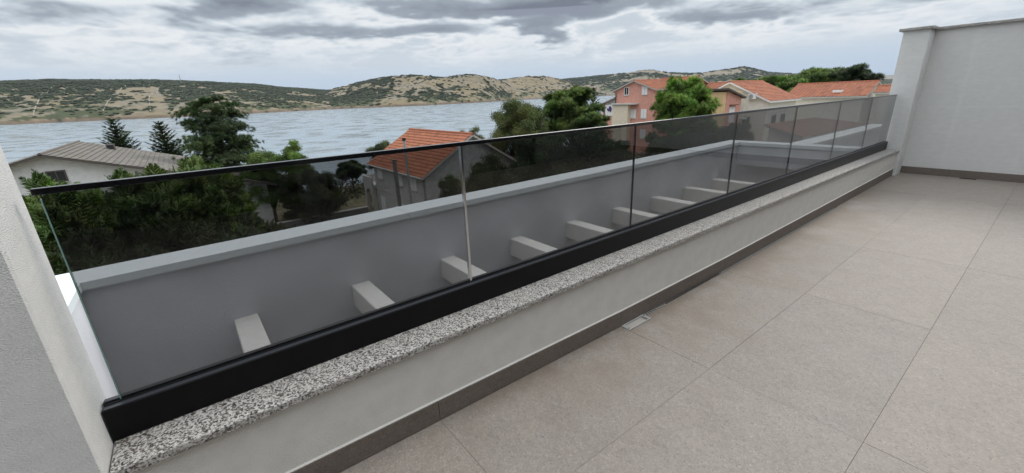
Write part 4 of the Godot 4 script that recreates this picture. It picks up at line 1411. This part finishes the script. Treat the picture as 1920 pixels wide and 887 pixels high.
func build_hill(h: Dictionary) -> void:
	var na: int = int((h.az1 - h.az0) / h.step)
	var nt: int = h.rows
	var m := grid_mesh(na, nt, func(i: int, j: int) -> Array:
		var az: float = h.az0 + (h.az1 - h.az0) * i / (na - 1.0)
		var t: float = -0.01 + 1.5 * pow(j / (nt - 1.0), 1.15)
		var p := hill_height(h, az, t)
		var k := cover(h, az, t, p)
		var f := hn4.get_noise_2d(p.x, p.z)
		var rock := Color(0.215, 0.175, 0.12).lerp(Color(0.17, 0.155, 0.12), clampf(0.5 + 0.9 * hn3.get_noise_2d(p.x * 0.7 + 99.0, p.z * 0.7), 0, 1))
		var tan_ := Color(0.19, 0.145, 0.072)
		var c := rock.lerp(tan_, clampf(0.35 + 1.1 * hn2.get_noise_2d(p.x + 500.0, p.z) + h.tan, 0, 1) * 0.8)
		c = c * (1.0 + 0.35 * f)
		var green := Color(0.050, 0.058, 0.022) * (1.0 + 0.3 * f)
		c = c.lerp(green, smoothstep(0.42, 0.60, k + 0.25 * f))
		if p.y < 5.5 + 5.0 * f:
			c = Color(0.17, 0.125, 0.085) * (1.0 + 0.5 * f)
		if p.y < 1.6:
			c = Color(0.14, 0.12, 0.10)
		return [p, c])
	var o := MeshInstance3D.new()
	o.name = numbered(self, "hill")
	o.mesh = m
	m.surface_set_material(0, M.hill)
	add_child(o, true)
	o.set_meta("kind", "structure")
	# scrub on the slopes
	var items := []
	var tries: int = h.shrubs
	for i in tries:
		var az := rng.randf_range(h.az0, h.az1)
		var t := sqrt(rng.randf_range(0.0004, 1.05))
		if rng.randf() < 0.25:
			t = rng.randf_range(0.9, 1.04)
		var p := hill_height(h, az, t)
		if p.y < 5.0 or rng.randf() > 0.02 + smoothstep(0.40, 0.66, cover(h, az, t, p)):
			continue
		var w: float = rng.randf_range(1.8, 5.4) * h.size
		var hh: float = w * rng.randf_range(0.45, 0.75)
		items.append([p - Vector3(0, hh * 0.15, 0), Basis(Vector3.UP, rng.randf() * TAU).scaled_local(Vector3(w * rng.randf_range(0.8, 1.5), hh, w)), vary(Color(0.032, 0.044, 0.016), 0.6, 1.4)])
	var mi := MultiMeshInstance3D.new()
	mi.name = numbered(self, "hill_scrub")
	mi.multimesh = MultiMesh.new()
	mi.multimesh.transform_format = MultiMesh.TRANSFORM_3D
	mi.multimesh.use_colors = true
	mi.multimesh.mesh = tuft.scrub
	mi.multimesh.instance_count = items.size()
	for i in items.size():
		mi.multimesh.set_instance_transform(i, Transform3D(items[i][1], items[i][0]))
		mi.multimesh.set_instance_color(i, items[i][2])
	add_child(mi, true)
	mi.set_meta("kind", "stuff")
	tag(mi, h.label, "scrub")

func scrub_mesh() -> ArrayMesh:
	var r := RandomNumberGenerator.new()
	r.seed = 9
	var b := MB.new()
	var pts := []
	for j in 4:
		var ring := []
		for i in 8:
			var a := TAU * (i + 0.5 * (j % 2)) / 8.0
			var e := PI * 0.5 * j / 3.5
			ring.append(Vector3(cos(a) * cos(e), sin(e), sin(a) * cos(e)) * r.randf_range(0.75, 1.12))
		pts.append(ring)
	for j in 3:
		for i in 8:
			var i2 := (i + 1) % 8
			var k := r.randf_range(0.8, 1.2)
			b.col = Color(k, k, k)
			var mid: Vector3 = pts[j][i] + pts[j + 1][i2]
			b.quad(pts[j][i], pts[j][i2], pts[j + 1][i2], pts[j + 1][i], mid)
	for i in 8:
		b.tri(pts[3][i], pts[3][(i + 1) % 8], Vector3(0, 1.0, 0), Vector3.UP)
	var m := b.mesh(Vector3.ZERO)
	m.surface_set_material(0, M.leaf)
	return m

func drape_wall(h: Dictionary, label: String, a: Array) -> void:  # a: [az, t] points
	var w := thing("dry_stone_wall", hill_height(h, a[0][0], a[0][1]), label, "stone wall", "field walls on the far slope")
	var b := MB.new()
	var n := 40
	var prev := Vector3.ZERO
	for i in n + 1:
		var u := float(i) / n * (a.size() - 1)
		var k := mini(int(u), a.size() - 2)
		var p := hill_height(h, lerpf(a[k][0], a[k + 1][0], u - k), lerpf(a[k][1], a[k + 1][1], u - k))
		if i > 0:
			var d := (p - prev)
			var s := Vector3(-d.z, 0, d.x).normalized() * 0.75
			var up := Vector3(0, rng.randf_range(0.7, 1.5), 0)
			var dn := Vector3(0, -1.5, 0)
			b.quad(prev - s + up, prev + s + up, p + s + up, p - s + up, Vector3.UP)
			b.quad(prev - s + dn, prev - s + up, p - s + up, p - s + dn, -s)
			b.quad(prev + s + dn, prev + s + up, p + s + up, p + s + dn, s)
		prev = p
	put(w, "stones", b, M.stonewall)

func build_land() -> void:
	gn = fnl(71, 0.02, 4)
	hn1 = fnl(72, 0.0016, 4)
	hn2 = fnl(73, 0.0075, 5)
	hn3 = fnl(74, 0.02, 4)
	hn4 = fnl(75, 0.05, 4)
	tuft.scrub = scrub_mesh()
	M.stonewall = mat(L(0.30, 0.27, 0.22), 0.95)
	# sea
	var sea := MeshInstance3D.new()
	sea.name = "sea"
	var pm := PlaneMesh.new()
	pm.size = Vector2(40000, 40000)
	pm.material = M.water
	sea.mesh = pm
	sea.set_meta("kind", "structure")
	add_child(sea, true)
	# near land
	var g := grid_mesh(90, 110, func(i: int, j: int) -> Array:
		var x := -80.0 + 60.0 * i / 45.0 if i < 45 else -20.0 + pow((i - 45) / 44.0, 2.0) * 2500.0
		var z := -60.0 + 150.0 * j / 75.0
		if j > 75:
			z = 90.0 + pow((j - 75) / 34.0, 2.0) * 1500.0
		if j < 6:
			z = -60.0 - pow((6 - j) / 6.0, 2.0) * 2500.0
		elif j <= 75:
			z = -60.0 + 150.0 * (j - 6) / 69.0
		return [Vector3(x, ground_y(x, z), -z), Color.WHITE])
	var go := MeshInstance3D.new()
	go.name = "ground"
	go.mesh = g
	g.surface_set_material(0, M.ground)
	go.set_meta("kind", "structure")
	add_child(go, true)
	# hills across the water
	var shore := [[-140.0, 1150.0], [-100.0, 1140.0], [-86.0, 1040.0], [-74.0, 1210.0], [-63.0, 1150.0], [-54.0, 1550.0], [-40.0, 2250.0], [-20.0, 2600.0]]
	var left := {"patch": 0.8, "amp": 1.0, "az0": -140.0, "az1": -68.0, "step": 0.14, "rows": 90, "power": 0.72, "gully": 0.5, "rough": 0.10, "tan": 0.0, "shrubs": 46000, "size": 1.0,
		"shore": shore, "depth": [[-140.0, 520.0], [-68.0, 600.0]], "label": "dark scrub dotting the long pale slope across the water",
		"ridge": [[-140.0, 3.4], [-110.0, 3.2], [-100.7, 2.96], [-97.5, 3.09], [-88.3, 2.85], [-86.5, 2.78], [-81.7, 2.43], [-79.6, 2.1], [-76.4, 1.82], [-74.0, 1.6], [-70.0, 0.9], [-68.0, 0.5]],
		"cover": [[0.0, 0.36], [0.08, 0.52], [0.3, 0.5], [0.5, 0.42], [0.62, 0.42], [0.74, 0.9], [1.0, 1.0], [1.5, 1.0]],
		"cover_az": [[-100.0, 0.0], [-94.6, 0.02], [-93.5, -0.25], [-90.5, -0.3], [-89.5, 0.03], [-76.0, 0.1]]}
	build_hill(left)
	drape_wall(left, "pale field wall on the left edge of the bare strip", [[-95.0, 0.08], [-94.2, 0.3], [-93.3, 0.55], [-92.8, 0.74]])
	drape_wall(left, "pale field wall on the right edge of the bare strip", [[-91.5, 0.06], [-91.3, 0.3], [-90.6, 0.5], [-90.0, 0.74]])
	drape_wall(left, "faint field wall farthest left on the slope", [[-99.6, 0.06], [-99.0, 0.3], [-98.4, 0.5], [-97.6, 0.68]])
	var mid := {"patch": 0.55, "amp": 1.1, "az0": -79.0, "az1": -52.0, "step": 0.10, "rows": 90, "power": 0.75, "gully": 0.7, "rough": 0.24, "tan": 0.05, "shrubs": 26000, "size": 1.0,
		"shore": [[-79.0, 1190.0], [-74.0, 1205.0], [-63.0, 1150.0], [-56.0, 1350.0], [-52.0, 1640.0]], "depth": [[-79.0, 560.0], [-66.0, 520.0], [-52.0, 420.0]], "label": "dark scrub on the rounded rocky hill in the middle",
		"ridge": [[-79.0, 0.6], [-76.4, 1.3], [-74.0, 1.75], [-72.8, 1.98], [-70.9, 2.48], [-69.0, 2.84], [-67.1, 3.11], [-64.5, 3.13], [-62.5, 2.98], [-60.6, 2.75], [-59.2, 2.89], [-57.6, 3.0], [-56.5, 2.93], [-54.9, 2.68], [-53.9, 2.3], [-52.0, 1.3]],
		"cover": [[0.0, 0.4], [0.08, 0.65], [0.25, 0.5], [0.5, 0.10], [0.85, -0.08], [1.0, 0.1], [1.5, 0.3]],
		"cover_az": [[-79.0, 0.4], [-74.0, 0.3], [-70.0, 0.1], [-66.0, -0.08], [-61.5, 0.08], [-59.5, -0.05], [-57.0, -0.3], [-55.0, 0.0], [-52.0, 0.25]]}
	build_hill(mid)
	var gold := {"patch": 0.5, "amp": 0.8, "az0": -57.0, "az1": -40.0, "step": 0.09, "rows": 70, "power": 0.8, "gully": 0.6, "rough": 0.16, "tan": 0.35, "shrubs": 9000, "size": 1.2,
		"shore": [[-57.0, 1500.0], [-52.0, 1750.0], [-40.0, 2150.0]], "depth": [[-57.0, 600.0], [-40.0, 600.0]], "label": "thin scrub on the golden bare hill by the bay",
		"ridge": [[-57.0, 1.6], [-53.9, 2.2], [-52.5, 2.27], [-49.8, 2.49], [-47.7, 2.47], [-46.4, 2.16], [-45.0, 1.75], [-43.0, 1.1], [-40.0, 0.3]],
		"cover": [[0.0, 0.3], [0.1, 0.55], [0.25, 0.2], [0.5, -0.1], [0.9, -0.15], [1.0, 0.1], [1.5, 0.2]],
		"cover_az": [[-57.0, 0.3], [-54.5, 0.15], [-52.0, -0.1], [-46.5, -0.1], [-45.0, 0.35], [-40.0, 0.5]]}
	build_hill(gold)
	var far := {"patch": 0.32, "amp": 2.1, "az0": -50.0, "az1": -8.0, "step": 0.09, "rows": 80, "power": 0.8, "gully": 0.45, "rough": 0.12, "tan": -0.25, "shrubs": 14000, "size": 2.0,
		"shore": [[-50.0, 2300.0], [-40.0, 2300.0], [-8.0, 2500.0]], "depth": [[-50.0, 900.0], [-8.0, 1100.0]], "label": "dark scrub on the far hills behind the pink house",
		"ridge": [[-50.0, 1.4], [-46.0, 1.85], [-45.0, 1.91], [-41.0, 2.11], [-38.5, 2.24], [-35.3, 2.51], [-34.2, 2.42], [-32.8, 2.14], [-30.4, 1.89], [-28.7, 1.85], [-26.5, 2.07], [-24.6, 2.24], [-23.3, 1.88], [-22.2, 1.54], [-20.7, 1.34], [-17.0, 0.9], [-14.0, 0.5], [-12.0, 0.2], [-8.0, 0.0]],
		"cover": [[0.0, 0.7], [0.2, 0.8], [0.45, 0.58], [0.7, 0.42], [0.9, 0.40], [1.0, 0.5], [1.5, 0.6]],
		"cover_az": [[-50.0, -0.1], [-44.0, -0.12], [-38.0, 0.15], [-34.0, -0.05], [-30.0, 0.12], [-26.0, -0.2], [-22.0, -0.1], [-15.0, 0.2]]}
	build_hill(far)
	var mount := {"patch": 0.2, "amp": 1.0, "az0": -24.0, "az1": 25.0, "step": 0.2, "rows": 40, "power": 0.9, "gully": 0.12, "rough": 0.15, "tan": -0.6, "shrubs": 10, "size": 3.0,
		"shore": [[-24.0, 9000.0], [25.0, 9000.0]], "depth": [[-24.0, 3000.0], [25.0, 3000.0]], "label": "specks of scrub on the distant bare mountain",
		"ridge": [[-24.0, 0.3], [-16.0, 0.45], [-13.0, 0.58], [-12.0, 0.65], [-11.0, 0.62], [-5.0, 0.9], [10.0, 1.2], [25.0, 0.8]],
		"cover": [[0.0, 0.0], [1.5, 0.0]], "cover_az": [[-24.0, -0.3], [25.0, -0.3]]}
	build_hill(mount)
	var ms := thing("radio_mast", hill_height(left, -88.4, 0.8), "thin pale mast standing on the left ridge", "mast")
	var b := MB.new()
	var p := hill_height(left, -88.4, 0.8)
	b.tube(PackedVector3Array([p, p + Vector3(0, 24, 0)]), PackedFloat32Array([0.9, 0.5]), 6, true)
	put(ms, "shaft", b, M.stonewall)
	for k in 3:
		bx(ms, "aerial", p + Vector3(-1.6, 16.0 + k * 3.0, -0.3), p + Vector3(1.6, 16.7 + k * 3.0, 0.3), M.stonewall)

# ------------------------------------------------------------------
func _ready() -> void:
	rng.seed = 20240
	# camera
	var cam := Camera3D.new()
	cam.name = "camera"
	add_child(cam)
	var yaw := -0.9186
	var pitch := -0.3211
	var roll := -0.0402
	var f := Vector3(sin(yaw) * cos(pitch), sin(pitch), cos(yaw) * cos(pitch))
	var r := Vector3(cos(yaw), 0, -sin(yaw))
	var u := Vector3(-sin(pitch) * sin(yaw), cos(pitch), -sin(pitch) * cos(yaw))
	var r2 := r * cos(roll) + u * sin(roll)
	var u2 := u * cos(roll) - r * sin(roll)
	var fz := Vector3(1, 1, -1)
	cam.transform = Transform3D(Basis(r2 * fz, u2 * fz, -f * fz), V(0, 0, 0))
	cam.fov = 58.87
	cam.near = 0.05
	cam.far = 40000.0
	cam.current = true
	# sky
	var we := WorldEnvironment.new()
	we.name = "environment"
	var env := Environment.new()
	env.background_mode = Environment.BG_SKY
	var sk := Sky.new()
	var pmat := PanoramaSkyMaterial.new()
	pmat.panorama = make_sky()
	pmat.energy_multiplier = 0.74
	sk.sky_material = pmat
	env.sky = sk
	env.tonemap_mode = Environment.TONE_MAPPER_LINEAR
	env.tonemap_exposure = 1.4
	env.ssao_enabled = true
	env.ssil_enabled = true
	env.sdfgi_enabled = true
	env.fog_enabled = true
	env.fog_density = 0.000025
	env.fog_light_color = Color(0.72, 0.79, 0.88)
	we.environment = env
	add_child(we)
	# veiled sun over the water, ahead to the right
	var sun := DirectionalLight3D.new()
	sun.name = "sun"
	add_child(sun)
	var to_sun := Vector3(0.0, 0.68, -0.73).normalized()
	sun.look_at_from_position(to_sun * 50.0, Vector3.ZERO, Vector3.UP)
	sun.light_energy = 0.4
	sun.light_color = Color(1.0, 0.97, 0.93)
	sun.light_angular_distance = 24.0
	sun.shadow_enabled = true
	make_materials()
	build_land()
	build_terrace()
	build_house_behind()
	build_pergola()
	build_houses()
	build_trees()
